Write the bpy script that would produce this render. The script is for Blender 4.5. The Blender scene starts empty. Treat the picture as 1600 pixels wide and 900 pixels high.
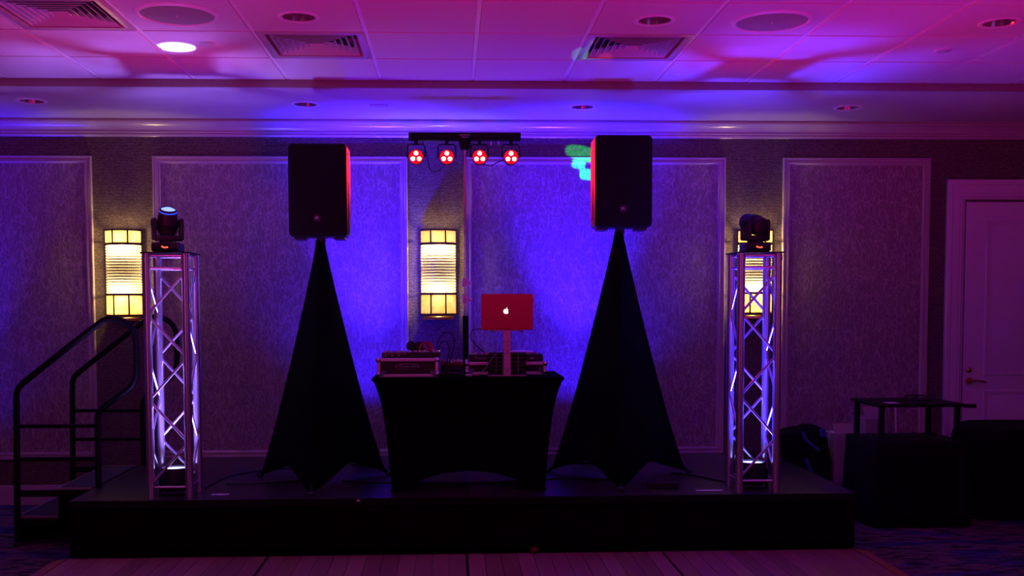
import bpy, bmesh, math, random
from mathutils import Matrix, Vector
random.seed(7)
SC = bpy.context.scene
COL = SC.collection
PI = math.pi

# ------------------------------------------------------------------ camera
cd = bpy.data.cameras.new('camera')
cam = bpy.data.objects.new('camera', cd); COL.objects.link(cam)
cd.sensor_width = 36.0; cd.lens = 36.0 * 1620 / 1600
cd.shift_x = 0.0175; cd.shift_y = 0.0709
cd.clip_start = 0.05
cam.matrix_world = Matrix(((0.99916922, 0.00512497, -0.04043017, 0),
                           (-0.04064786, 0.05387163, -0.9977202, 0),
                           (-0.00293525, 0.99853472, 0.0540352, 1.57),
                           (0, 0, 0, 1)))
SC.camera = cam

# ------------------------------------------------------------------ world, exposure
w = bpy.data.worlds.new('world'); SC.world = w; w.use_nodes = True
bg = w.node_tree.nodes['Background']
bg.inputs[0].default_value = (0.36, 0.07, 0.62, 1); bg.inputs[1].default_value = 0.045
vs = SC.view_settings
vs.view_transform = 'Standard'; vs.look = 'None'; vs.gamma = 1; vs.exposure = 0.0
vs.use_curve_mapping = False

def lamp(name, kind, loc, color, power, target=None, size=60, blend=0.5, radius=0.03):
    l = bpy.data.lights.new(name, kind); l.color = color; l.energy = power
    if kind in ('POINT', 'SPOT'): l.shadow_soft_size = radius
    if kind == 'SPOT': l.spot_size = math.radians(size); l.spot_blend = blend
    o = bpy.data.objects.new(name, l); COL.objects.link(o); o.location = loc
    if target is not None:
        o.rotation_euler = (Vector(target) - Vector(loc)).to_track_quat('-Z', 'Y').to_euler()
    return o

# party lights elsewhere in the ballroom (behind the photographer)
lamp('room_wash_purple', 'POINT', (-3.2, -2.5, 2.2), (1.0, 0.17, 0.58), 60, radius=0.5)
lamp('room_wash_violet', 'POINT', (4.6, 0.5, 2.0), (0.62, 0.10, 1.0), 34, radius=0.5)
for lx in (-2.6, 0.4, 3.4):
    lamp('dance_wash_pink', 'SPOT', (lx, 2.9, 0.30), (1.0, 0.012, 0.46), 185, target=(lx, 4.6, 3.0), size=100, blend=1, radius=0.25)

# narrow coloured effect beams from a dance-floor light behind the photographer, grazing the ceiling vent
lamp('effect_beam_green', 'SPOT', (0.3, 0.6, 1.1), (0.0, 1.0, 0.35), 700, target=(0.775, 6.27, 3.065), size=1.1, blend=.4, radius=.005)
lamp('effect_beam_red', 'SPOT', (0.3, 0.6, 1.1), (1.0, 0.06, 0.02), 500, target=(0.94, 6.375, 3.06), size=1.0, blend=.5, radius=.005)

# ------------------------------------------------------------------ materials
MATS = {}
def mat(name, col, rough=0.5, metal=0.0, emit=None, estr=0.0, noise=None, bump=None, spec=None, sheen=None):
    m = bpy.data.materials.new(name); m.use_nodes = True
    nt = m.node_tree; b = nt.nodes['Principled BSDF']
    b.inputs['Base Color'].default_value = (*col, 1); b.inputs['Roughness'].default_value = rough
    b.inputs['Metallic'].default_value = metal
    if spec is not None: b.inputs['Specular IOR Level'].default_value = spec
    if sheen: b.inputs['Sheen Weight'].default_value = sheen
    if emit: b.inputs['Emission Color'].default_value = (*emit, 1); b.inputs['Emission Strength'].default_value = estr
    tc = nt.nodes.new('ShaderNodeTexCoord')
    sc_, amt = noise if noise else (30, 0.12)
    n = nt.nodes.new('ShaderNodeTexNoise'); n.inputs['Scale'].default_value = sc_; n.inputs['Detail'].default_value = 3
    nt.links.new(tc.outputs['Object'], n.inputs['Vector'])
    mx = nt.nodes.new('ShaderNodeMix'); mx.data_type = 'RGBA'
    mx.inputs['A'].default_value = (*[c * (1 - amt) for c in col], 1)
    mx.inputs['B'].default_value = (*[min(1, c * (1 + amt)) for c in col], 1)
    nt.links.new(n.outputs['Fac'], mx.inputs['Factor']); nt.links.new(mx.outputs['Result'], b.inputs['Base Color'])
    if bump:
        n2 = nt.nodes.new('ShaderNodeTexNoise'); n2.inputs['Scale'].default_value = bump[0]; n2.inputs['Detail'].default_value = 2
        nt.links.new(tc.outputs['Object'], n2.inputs['Vector'])
        bp = nt.nodes.new('ShaderNodeBump'); bp.inputs['Strength'].default_value = bump[1]; bp.inputs['Distance'].default_value = 0.003
        nt.links.new(n2.outputs['Fac'], bp.inputs['Height']); nt.links.new(bp.outputs['Normal'], b.inputs['Normal'])
    MATS[name] = m
    return m

mat('ceiling_tile', (0.62, 0.58, 0.58), 0.9, noise=(180, 0.10), bump=(260, 0.35))
mat('tbar', (0.80, 0.78, 0.76), 0.35)
mat('soffit_paint', (0.52, 0.48, 0.46), 0.55, noise=(4, 0.05))
mat('fascia_paint', (0.26, 0.20, 0.18), 0.7)
mat('trim_paint', (0.50, 0.44, 0.40), 0.22, noise=(6, 0.05))
mat('door_paint', (0.80, 0.74, 0.76), 0.5, noise=(5, 0.05))
mat('black_cloth', (0.004, 0.004, 0.0045), 0.85, noise=(60, 0.3), spec=0.15)
mat('black_spandex', (0.004, 0.004, 0.005), 0.9, noise=(40, 0.25), spec=0.04)
mat('black_plastic', (0.020, 0.020, 0.021), 0.5, bump=(400, 0.15))
mat('black_grille', (0.006, 0.006, 0.006), 0.7, bump=(900, 0.4), spec=0.2)
mat('black_metal', (0.007, 0.007, 0.008), 0.5, noise=(20, 0.2), spec=0.16)
mat('stage_deck', (0.030, 0.026, 0.028), 0.32, noise=(70, 0.35), bump=(180, 0.25))
mat('aluminium', (0.72, 0.70, 0.70), 0.30, 0.9, noise=(15, 0.08))
mat('case_aluminium', (0.93, 0.84, 0.82), 0.42, 0.15, noise=(25, 0.1))
mat('chrome', (0.85, 0.85, 0.85), 0.15, 1.0)
mat('case_laminate', (0.020, 0.014, 0.014), 0.5)
mat('bronze', (0.055, 0.030, 0.018), 0.45, 0.6)
mat('brass', (0.60, 0.36, 0.14), 0.3, 1.0)
mat('red_shell', (0.62, 0.015, 0.035), 0.45, noise=(10, 0.05))
mat('pink_stand', (0.66, 0.52, 0.52), 0.45, 0.1)
mat('grey_print', (0.45, 0.43, 0.43), 0.5)
mat('white_tape', (0.75, 0.73, 0.75), 0.6)
mat('white_paper', (0.80, 0.78, 0.78), 0.7)
mat('white_plastic', (0.65, 0.62, 0.64), 0.4)
mat('cardboard', (0.42, 0.32, 0.28), 0.85, noise=(14, 0.15))
mat('red_cable', (0.35, 0.01, 0.03), 0.45)
mat('blue_nylon', (0.02, 0.04, 0.28), 0.6, noise=(20, 0.3))
mat('knob_pale', (0.70, 0.66, 0.66), 0.35)
mat('grille_grey', (0.30, 0.26, 0.26), 0.6, bump=(700, 0.5))
mat('can_reflector', (0.42, 0.38, 0.36), 0.28, 0.85)
mat('dark_hole', (0.02, 0.018, 0.018), 0.8)
mat('sprinkler', (0.50, 0.45, 0.46), 0.5)
mat('stair_carpet', (0.035, 0.028, 0.030), 0.9, noise=(120, 0.4))
mat('edge_metal', (0.55, 0.50, 0.48), 0.35, 0.8)
mat('dance_trim', (0.55, 0.33, 0.14), 0.4, 0.3)
mat('red_display', (0.2, 0.0, 0.0), 0.5, emit=(1, 0.05, 0.03), estr=5)
mat('red_led', (0.9, 0.3, 0.2), 0.4, emit=(1.0, 0.62, 0.45), estr=6)
mat('red_lens', (0.35, 0.0, 0.005), 0.25, emit=(1, 0.004, 0.02), estr=0.9)
mat('blue_led', (0.1, 0.2, 1), 0.3, emit=(0.01, 0.06, 1.0), estr=1.6)
mat('white_led', (1, 1, 1), 0.3, emit=(0.75, 0.85, 1.0), estr=4)
mat('beam_lens', (0.5, 0.6, 1), 0.3, emit=(0.16, 0.28, 1.0), estr=2.2)
mat('lens_violet', (0.8, 0.8, 1), 0.3, emit=(0.36, 0.30, 1.0), estr=6)
mat('lens_blue', (0.8, 0.8, 1), 0.3, emit=(0.24, 0.24, 1.0), estr=7)
mat('lens_deep_blue', (0.1, 0.1, 1), 0.3, emit=(0.10, 0.06, 1.0), estr=5)
mat('logo_light', (1, 1, 1), 0.3, emit=(0.88, 0.90, 1.0), estr=1.1)
mat('glossy_red', (0.16, 0.03, 0.02), 0.15)

def nodes_of(name):
    m = bpy.data.materials.new(name); m.use_nodes = True; MATS[name] = m
    return m.node_tree, m.node_tree.nodes['Principled BSDF']
def N(nt, t, **kw):
    n = nt.nodes.new(t)
    for k, v in kw.items():
        if k in n.inputs.keys(): n.inputs[k].default_value = v
        else: setattr(n, k, v)
    return n
def math_node(nt, op, a, b=None):
    n = nt.nodes.new('ShaderNodeMath'); n.operation = op
    for i, v in enumerate((a, b)):
        if v is None: continue
        if isinstance(v, (int, float)): n.inputs[i].default_value = v
        else: nt.links.new(v, n.inputs[i])
    return n.outputs[0]
def mixrgb(nt, f, a, b):
    n = nt.nodes.new('ShaderNodeMix'); n.data_type = 'RGBA'
    for s, v in (('Factor', f), ('A', a), ('B', b)):
        if hasattr(v, 'type') and hasattr(v, 'links'): nt.links.new(v, n.inputs[s])
        else: n.inputs[s].default_value = v if s == 'Factor' else (*v, 1)
    return n.outputs['Result']

# thread wallpaper inside the wall panels
nt, b = nodes_of('thread_wallpaper')
tc = N(nt, 'ShaderNodeTexCoord'); acc = None
for i, (sx, sz, ox) in enumerate(((22, 8, 0), (26, 9.5, 7.3), (18, 7, 15.1), (28, 11, 23.7), (24, 8.6, 31.9))):
    mp = N(nt, 'ShaderNodeMapping'); mp.inputs['Scale'].default_value = (sx, 1, sz); mp.inputs['Location'].default_value = (ox, ox * 1.7, ox * .6)
    nt.links.new(tc.outputs['Object'], mp.inputs['Vector'])
    n = N(nt, 'ShaderNodeTexNoise', Scale=1.0, Detail=1.2, Roughness=0.35); nt.links.new(mp.outputs[0], n.inputs['Vector'])
    d = math_node(nt, 'ABSOLUTE', math_node(nt, 'SUBTRACT', n.outputs['Fac'], 0.5 + 0.02 * (i - 2)))
    mr = N(nt, 'ShaderNodeMapRange'); mr.inputs['From Min'].default_value = 0.004; mr.inputs['From Max'].default_value = 0.019
    mr.inputs['To Min'].default_value = 1; mr.inputs['To Max'].default_value = 0
    nt.links.new(d, mr.inputs['Value'])
    acc = mr.outputs[0] if acc is None else math_node(nt, 'MAXIMUM', acc, mr.outputs[0])
nt.links.new(mixrgb(nt, acc, (0.265, 0.215, 0.205), (0.47, 0.40, 0.38)), b.inputs['Base Color'])
b.inputs['Roughness'].default_value = 0.5
bp = N(nt, 'ShaderNodeBump'); bp.inputs['Strength'].default_value = 0.5; bp.inputs['Distance'].default_value = 0.003
nt.links.new(acc, bp.inputs['Height']); nt.links.new(bp.outputs[0], b.inputs['Normal'])

# small woven leaf wallpaper between the panels
nt, b = nodes_of('woven_wallpaper')
tc = N(nt, 'ShaderNodeTexCoord')
mp = N(nt, 'ShaderNodeMapping'); mp.inputs['Scale'].default_value = (1, 1, 1.5); nt.links.new(tc.outputs['Object'], mp.inputs['Vector'])
wv = N(nt, 'ShaderNodeTexWave', Scale=9.0, Distortion=7.0, Detail=1.0); wv.inputs['Detail Scale'].default_value = 4.5
wv.bands_direction = 'Z'; nt.links.new(mp.outputs[0], wv.inputs['Vector'])
vo = N(nt, 'ShaderNodeTexVoronoi', Scale=46.0); nt.links.new(mp.outputs[0], vo.inputs['Vector'])
f = math_node(nt, 'MULTIPLY', wv.outputs['Fac'], vo.outputs['Distance'])
f = math_node(nt, 'MULTIPLY', f, 1.9)
nt.links.new(mixrgb(nt, f, (0.085, 0.063, 0.050), (0.17, 0.132, 0.105)), b.inputs['Base Color'])
b.inputs['Roughness'].default_value = 0.7

# carpet
nt, b = nodes_of('patterned_carpet')
tc = N(nt, 'ShaderNodeTexCoord')
mp = N(nt, 'ShaderNodeMapping'); mp.inputs['Rotation'].default_value = (0, 0, 0.75); mp.inputs['Scale'].default_value = (1.0, 3.2, 1)
nt.links.new(tc.outputs['Object'], mp.inputs['Vector'])
n1 = N(nt, 'ShaderNodeTexNoise', Scale=1.5, Detail=2.0); nt.links.new(mp.outputs[0], n1.inputs['Vector'])
n2 = N(nt, 'ShaderNodeTexNoise', Scale=6.0, Detail=4.0, Roughness=0.7); nt.links.new(mp.outputs[0], n2.inputs['Vector'])
r1 = N(nt, 'ShaderNodeValToRGB'); e = r1.color_ramp.elements
e[0].position = 0.40; e[0].color = (0.035, 0.05, 0.17, 1); e[1].position = 0.52; e[1].color = (0.17, 0.105, 0.10, 1)
e.new(0.66).color = (0.09, 0.07, 0.12, 1)
nt.links.new(n1.outputs['Fac'], r1.inputs['Fac'])
r2 = N(nt, 'ShaderNodeValToRGB'); r2.color_ramp.elements[0].position = 0.42; r2.color_ramp.elements[1].position = 0.52
nt.links.new(n2.outputs['Fac'], r2.inputs['Fac'])
nt.links.new(mixrgb(nt, r2.outputs['Color'], (0.02, 0.016, 0.03), r1.outputs['Color']), b.inputs['Base Color'])
b.inputs['Roughness'].default_value = 0.95; b.inputs['Specular IOR Level'].default_value = 0.1

# dance floor planks, tone varies from plank to plank
nt, b = nodes_of('dance_plank')
tc = N(nt, 'ShaderNodeTexCoord'); oi = N(nt, 'ShaderNodeObjectInfo')
mp = N(nt, 'ShaderNodeMapping'); mp.inputs['Scale'].default_value = (30, 2.5, 1); nt.links.new(tc.outputs['Object'], mp.inputs['Vector'])
n1 = N(nt, 'ShaderNodeTexNoise', Scale=1.0, Detail=3.0); nt.links.new(mp.outputs[0], n1.inputs['Vector'])
f = math_node(nt, 'ADD', math_node(nt, 'MULTIPLY', n1.outputs['Fac'], 0.5), math_node(nt, 'MULTIPLY', oi.outputs['Random'], 0.5))
nt.links.new(mixrgb(nt, f, (0.20, 0.12, 0.09), (0.46, 0.30, 0.24)), b.inputs['Base Color'])
b.inputs['Roughness'].default_value = 0.42

# translucent lamp glass
def shade_mat(name, col, grid):
    m = bpy.data.materials.new(name); m.use_nodes = True; MATS[name] = m
    nt = m.node_tree; nt.nodes.clear()
    out = N(nt, 'ShaderNodeOutputMaterial'); tr = N(nt, 'ShaderNodeBsdfTranslucent'); gl = N(nt, 'ShaderNodeBsdfGlossy', Roughness=0.2)
    tc = N(nt, 'ShaderNodeTexCoord')
    if grid:
        wv = N(nt, 'ShaderNodeTexWave', Scale=24.0); wv.bands_direction = 'X'; nt.links.new(tc.outputs['Object'], wv.inputs['Vector'])
        c = mixrgb(nt, wv.outputs['Fac'], tuple(x * 0.72 for x in col), col)
    else:
        n = N(nt, 'ShaderNodeTexNoise', Scale=14.0, Detail=3.0, Distortion=1.5); nt.links.new(tc.outputs['Object'], n.inputs['Vector'])
        r = N(nt, 'ShaderNodeMapRange'); r.inputs['From Min'].default_value = 0.4; r.inputs['From Max'].default_value = 0.65
        nt.links.new(n.outputs['Fac'], r.inputs['Value'])
        c = mixrgb(nt, r.outputs[0], col, (col[0] * .92, col[1] * .78, col[2] * .6))
    nt.links.new(c, tr.inputs['Color'])
    mx = N(nt, 'ShaderNodeMixShader'); mx.inputs[0].default_value = 0.06
    nt.links.new(tr.outputs[0], mx.inputs[1]); nt.links.new(gl.outputs[0], mx.inputs[2]); nt.links.new(mx.outputs[0], out.inputs['Surface'])
shade_mat('ribbed_glass', (0.42, 0.38, 0.31), True)
shade_mat('art_glass', (0.98, 0.90, 0.66), False)

# ------------------------------------------------------------------ mesh helpers
class MB:
    def __init__(self): self.bm = bmesh.new()
    def box(self, x0, x1, y0, y1, z0, z1, bev=0.0, seg=2):
        r = bmesh.ops.create_cube(self.bm, size=1)
        vs_ = r['verts']
        for v in vs_:
            v.co = Vector((x0 + (v.co.x + .5) * (x1 - x0), y0 + (v.co.y + .5) * (y1 - y0), z0 + (v.co.z + .5) * (z1 - z0)))
        if bev:
            es = list({e for v in vs_ for e in v.link_edges})
            bmesh.ops.bevel(self.bm, geom=es, offset=bev, segments=seg, affect='EDGES', profile=0.5)
        return self
    def cyl(self, a, b, r0, r1=None, seg=16, caps=True):
        a, b = Vector(a), Vector(b); r1 = r0 if r1 is None else r1
        q = (b - a).to_track_quat('Z', 'Y'); A = []; B = []
        for i in range(seg):
            t = 2 * PI * i / seg; d = q @ Vector((math.cos(t), math.sin(t), 0))
            A.append(self.bm.verts.new(a + d * r0)); B.append(self.bm.verts.new(b + d * r1))
        for i in range(seg):
            j = (i + 1) % seg; self.bm.faces.new((A[i], A[j], B[j], B[i]))
        if caps: self.bm.faces.new(A[::-1]); self.bm.faces.new(B)
        return self
    def tube(self, pts, r, seg=10, smooth=0):
        P = [Vector(p) for p in pts]
        for _ in range(smooth):
            Q = [P[0]]
            for i in range(len(P) - 1):
                Q += [P[i] * .75 + P[i + 1] * .25, P[i] * .25 + P[i + 1] * .75]
            P = Q + [P[-1]]
        rings = []; prev = None
        for i, p in enumerate(P):
            d = (P[min(i + 1, len(P) - 1)] - P[max(i - 1, 0)]).normalized()
            if prev is None:
                up = Vector((0, 0, 1)) if abs(d.z) < .9 else Vector((1, 0, 0))
                u = d.cross(up).normalized()
            else:
                u = (prev - d * prev.dot(d)).normalized()
            prev = u; v = d.cross(u)
            rings.append([self.bm.verts.new(p + u * (r * math.cos(2 * PI * k / seg)) + v * (r * math.sin(2 * PI * k / seg))) for k in range(seg)])
        for A, B in zip(rings, rings[1:]):
            for k in range(seg): self.bm.faces.new((A[k], A[(k + 1) % seg], B[(k + 1) % seg], B[k]))
        self.bm.faces.new(rings[0][::-1]); self.bm.faces.new(rings[-1])
        return self
    def lathe(self, prof, seg=24, loc=(0, 0, 0), rot=None, close=False):
        L = Vector(loc); rings = []
        for r, z in prof:
            ring = []
            for k in range(seg):
                t = 2 * PI * k / seg; v = Vector((r * math.cos(t), r * math.sin(t), z))
                if rot is not None: v = rot @ v
                ring.append(self.bm.verts.new(L + v))
            rings.append(ring)
        for A, B in zip(rings, rings[1:]):
            for k in range(seg): self.bm.faces.new((A[k], A[(k + 1) % seg], B[(k + 1) % seg], B[k]))
        if close: self.bm.faces.new(rings[0][::-1]); self.bm.faces.new(rings[-1])
        return self
    def prism(self, pts, h, M=None):
        """outline in xy extruded along +z by h, then mapped by matrix M"""
        M = M or Matrix.Identity(4)
        A = [self.bm.verts.new(M @ Vector((x, y, 0))) for x, y in pts]; B = [self.bm.verts.new(M @ Vector((x, y, h))) for x, y in pts]
        n = len(pts)
        for i in range(n): self.bm.faces.new((A[i], A[(i + 1) % n], B[(i + 1) % n], B[i]))
        self.bm.faces.new(A[::-1]); self.bm.faces.new(B)
        return self
    def grid(self, rows, closed=False):
        R = [[self.bm.verts.new(Vector(p)) for p in row] for row in rows]
        for A, B in zip(R, R[1:]):
            n = len(A)
            for k in range(n if closed else n - 1):
                self.bm.faces.new((A[k], A[(k + 1) % n], B[(k + 1) % n], B[k]))
        return R
    def sphere(self, c, r, sx=1, sy=1, sz=1, u=16, v=10):
        bmesh.ops.create_uvsphere(self.bm, u_segments=u, v_segments=v, radius=r, matrix=Matrix.Translation(c) @ Matrix.Diagonal((sx, sy, sz, 1)))
        return self
    def mesh(self, name, m, smooth=True):
        bmesh.ops.recalc_face_normals(self.bm, faces=self.bm.faces)
        me = bpy.data.meshes.new(name); self.bm.to_mesh(me); self.bm.free()
        me.materials.append(MATS[m])
        if smooth:
            for p in me.polygons: p.use_smooth = True
            me.set_sharp_from_angle(angle=math.radians(38))
        return me
    def build(self, name, m, parent=None, loc=(0, 0, 0), rot=None, smooth=True, label=None, kind=None):
        o = bpy.data.objects.new(name, self.mesh(name, m, smooth)); COL.objects.link(o)
        o.location = loc
        if rot: o.rotation_euler = rot
        if parent: o.parent = parent
        if label: o['label'] = label
        if kind: o['kind'] = kind
        return o

def thing(name, label, cat, loc=(0, 0, 0), rotz=0, group=None):
    o = bpy.data.objects.new(name, None); COL.objects.link(o); o.empty_display_size = 0.1
    o.location = loc; o.rotation_euler = (0, 0, rotz)
    return tag(o, label, cat, group)
def tag(o, label, cat, group=None):
    o['label'] = label; o['category'] = cat
    if group: o['group'] = group
    return o
def struct(o, label=None):
    o['kind'] = 'structure'
    if label: o['label'] = label
    return o
def inst(src, loc, parent=None, name=None):
    o = src.copy(); COL.objects.link(o); o.location = loc
    if parent is not None: o.parent = parent
    return o
def copy_tree(o, parent=None):
    c = o.copy(); COL.objects.link(c); c.parent = parent
    for ch in o.children: copy_tree(ch, c)
    return c
def text_part(name, body, size, m, parent, M, depth=0.001, label=None):
    cu = bpy.data.curves.new(name, 'FONT'); cu.body = body; cu.size = size; cu.extrude = depth
    cu.align_x = 'CENTER'; cu.align_y = 'CENTER'
    tmp = bpy.data.objects.new('tmp', cu); COL.objects.link(tmp)
    bpy.context.view_layer.update()
    me = bpy.data.meshes.new_from_object(tmp.evaluated_get(bpy.context.evaluated_depsgraph_get()))
    bpy.data.objects.remove(tmp); me.transform(M)
    me.materials.clear(); me.materials.append(MATS[m])
    o = bpy.data.objects.new(name, me); COL.objects.link(o); o.parent = parent
    if label: o['label'] = label
    return o
FRONT = Matrix.Rotation(PI / 2, 4, 'X')      # text / outline standing up, facing -Y

# ================================================================== THE ROOM
CZ, SZ, FY, WY, S = 3.065, 3.014, 7.02, 8.28, 0.37   # ceiling, soffit, fascia plane, wall plane, stage height
XL, XR = -4.75, 5.66

fl = struct(MB().box(-6, 7, -4, WY + .1, -0.1, 0).build('floor', 'patterned_carpet', smooth=False), 'dark patterned hotel carpet')
wall = struct(MB().box(-6, 7, WY, WY + .12, 0, CZ + .15).build('wall_back', 'woven_wallpaper', smooth=False), 'back wall papered in a brown woven pattern')

def frame_sweep(x0, x1, z0, z1, prof):
    """mitred moulding: prof = (inset from the outer edge, height off the wall)"""
    mb = MB(); loops = []
    for t, h in prof:
        loops.append([mb.bm.verts.new((x, WY - h, z)) for x, z in ((x0 + t, z0 + t), (x1 - t, z0 + t), (x1 - t, z1 - t), (x0 + t, z1 - t))])
    for A, B in zip(loops, loops[1:]):
        for k in range(4): mb.bm.faces.new((A[k], A[(k + 1) % 4], B[(k + 1) % 4], B[k]))
    return mb
MOULD = ((0, 0), (0, .022), (.004, .026), (.012, .026), (.016, .016), (.030, .014), (.036, .022), (.046, .022), (.050, .010), (.058, .008), (.062, .0))
PANELS = ((-5.0, -2.80), (-2.33, -0.345), (0.105, 2.19), (2.655, 3.855))
for x0, x1 in PANELS:
    p = MB().box(x0 + .055, x1 - .055, WY - .006, WY, .36 + .055, 2.735 - .055).build('wallpaper_panel', 'thread_wallpaper', wall, smooth=False)
    p['label'] = 'panel of pale wallpaper with tangled thread pattern'
    frame_sweep(x0, x1, .36, 2.735, MOULD).build('panel_moulding', 'trim_paint', wall)

# baseboard, cut at the door casing
for x0, x1 in ((-6, 3.995),):
    mb = MB(); prof = ((0, 0), (.018, 0), (.018, .125), (.010, .150), (0, .155))
    mb.prism([(-d, z) for d, z in prof], x1 - x0, Matrix.Translation((x0, WY, 0)) @ Matrix(((0, 0, 1, 0), (1, 0, 0, 0), (0, 1, 0, 0), (0, 0, 0, 1))))
    struct(mb.build('baseboard_back', 'trim_paint'))
# cornice
CORN = ((0, 2.885), (.016, 2.885), (.024, 2.892), (.026, 2.902), (.020, 2.908), (.028, 2.914), (.030, 2.922), (.026, 2.928),
        (.034, 2.945), (.050, 2.965), (.068, 2.978), (.072, 2.980), (.084, 2.984), (.088, 2.993), (.084, 3.002), (.076, 3.005), (.076, 3.014), (0, 3.014))
mb = MB().prism([(-d, z) for d, z in CORN], 13, Matrix.Translation((-6, WY, 0)) @ Matrix(((0, 0, 1, 0), (1, 0, 0, 0), (0, 1, 0, 0), (0, 0, 0, 1))))
struct(mb.build('trim_1', 'trim_paint'), 'glossy crown moulding along the top of the wall')

# soffit with holes for its four downlights
def holed(mb, x0, x1, y0, y1, z, c, r, up, seg=32):
    cx, cy = c; ring = []; outer = []
    for k in range(seg):
        t = 2 * PI * (k + .5) / seg; dx, dy = math.cos(t), math.sin(t)
        ring.append(mb.bm.verts.new((cx + r * dx, cy + r * dy, z)))
        ts = []
        if dx > 1e-6: ts.append((x1 - cx) / dx)
        if dx < -1e-6: ts.append((x0 - cx) / dx)
        if dy > 1e-6: ts.append((y1 - cy) / dy)
        if dy < -1e-6: ts.append((y0 - cy) / dy)
        m_ = min(ts); outer.append([cx + m_ * dx, cy + m_ * dy])
    for X in (x0, x1):
        for Y in (y0, y1):
            k = min(range(seg), key=lambda i: (outer[i][0] - X) ** 2 + (outer[i][1] - Y) ** 2); outer[k] = [X, Y]
    O = [mb.bm.verts.new((x, y, z)) for x, y in outer]
    for k in range(seg): mb.bm.faces.new((ring[k], ring[(k + 1) % seg], O[(k + 1) % seg], O[k]))
    T = [mb.bm.verts.new((v.co.x, v.co.y, z + up)) for v in ring]
    for k in range(seg): mb.bm.faces.new((ring[k], T[k], T[(k + 1) % seg], ring[(k + 1) % seg]))
    TO = [mb.bm.verts.new((v.co.x, v.co.y, z + up)) for v in O]
    for k in range(seg):
        mb.bm.faces.new((T[k], TO[k], TO[(k + 1) % seg], T[(k + 1) % seg]))
        mb.bm.faces.new((O[k], O[(k + 1) % seg], TO[(k + 1) % seg], TO[k]))
SOFF = [(-2.955, 7.53), (-1.045, 7.60), (0.963, 7.65), (2.93, 7.63)]
mb = MB(); xs = [-6, -3.955, -1.955, -.045, 1.96, 3.9, 7]
mb.box(xs[0], xs[1], FY + .02, WY, SZ, SZ + .02); mb.box(xs[5], xs[6], FY + .02, WY, SZ, SZ + .02)
for i, c in enumerate(SOFF): holed(mb, xs[i + 1], xs[i + 2], FY + .02, WY, SZ, c, .085, .02)
so = struct(mb.build('ceiling_soffit', 'soffit_paint', smooth=False), 'lower smooth ceiling band along the wall')
MB().box(-6, 7, FY, FY + .02, SZ, CZ + .02).build('fascia', 'fascia_paint', so, smooth=False)

# suspended ceiling: slab, grid bars, tiles one by one
cl = struct(MB().box(-6, 7, -4, WY + .1, CZ + .16, CZ + .26).build('ceiling', 'dark_hole', smooth=False), 'suspended ceiling of square white tiles')
MB().box(-6, 7, -4, 2.745, CZ - .004, CZ + .02).build('far_ceiling_field', 'ceiling_tile', cl, smooth=False)
P_ = 0.6125
GX = [-0.467 + P_ * k for k in range(-7, 11)]
GY = [6.41 - 0.6125 * k for k in range(0, 7)]
GY = [FY] + GY
for x in GX: MB().box(x - .012, x + .012, GY[-1] - .06, FY, CZ + .003, CZ + .03).build('main_tee', 'tbar', cl, smooth=False)
ct = MB().box(-P_ / 2 + .012, P_ / 2 - .012, -.012, .012, CZ + .004, CZ + .028).mesh('cross_tee', 'tbar', False)
def tile_mesh(w, d):
    mb = MB(); g = .013
    mb.box(-w / 2 + g, w / 2 - g, -d / 2 + g, d / 2 - g, CZ - .003, CZ + .012, .002, 1)
    return mb.mesh('ceiling_tile', 'ceiling_tile', False)
tmesh = {}
DIFF = {(-2.3045, 5.185): 0, (-1.0795, 5.7975): 1, (0.758, 5.7975): 2}
DOWN = [(-0.785, 5.50), (1.075, 5.51), (2.925, 5.50)]
def has(pt, x0, x1, y0, y1): return x0 < pt[0] < x1 and y0 < pt[1] < y1
diff_cells = []
for i in range(len(GX) - 1):
    x0, x1 = GX[i], GX[i + 1]
    for j in range(len(GY) - 1):
        y1, y0 = GY[j], GY[j + 1]
        o = bpy.data.objects.new('cross_tee', ct); COL.objects.link(o); o.parent = cl; o.location = ((x0 + x1) / 2, y0, 0)
        if any(abs(x0 - a) < .05 and abs(y0 - b_) < .05 for a, b_ in DIFF): diff_cells.append((x0, x1, y0, y1)); continue
        hole = [c for c in DOWN if has(c, x0, x1, y0, y1)]
        if hole:
            mb = MB(); holed(mb, x0 + .013, x1 - .013, y0 + .013, y1 - .013, CZ - .003, hole[0], .088, .014)
            mb.build('ceiling_tile', 'ceiling_tile', cl, smooth=False); continue
        key = round(y1 - y0, 3)
        if key not in tmesh: tmesh[key] = tile_mesh(x1 - x0, y1 - y0)
        o = bpy.data.objects.new('ceiling_tile', tmesh[key]); COL.objects.link(o); o.parent = cl
        o.location = ((x0 + x1) / 2, (y0 + y1) / 2, 0)

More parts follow.
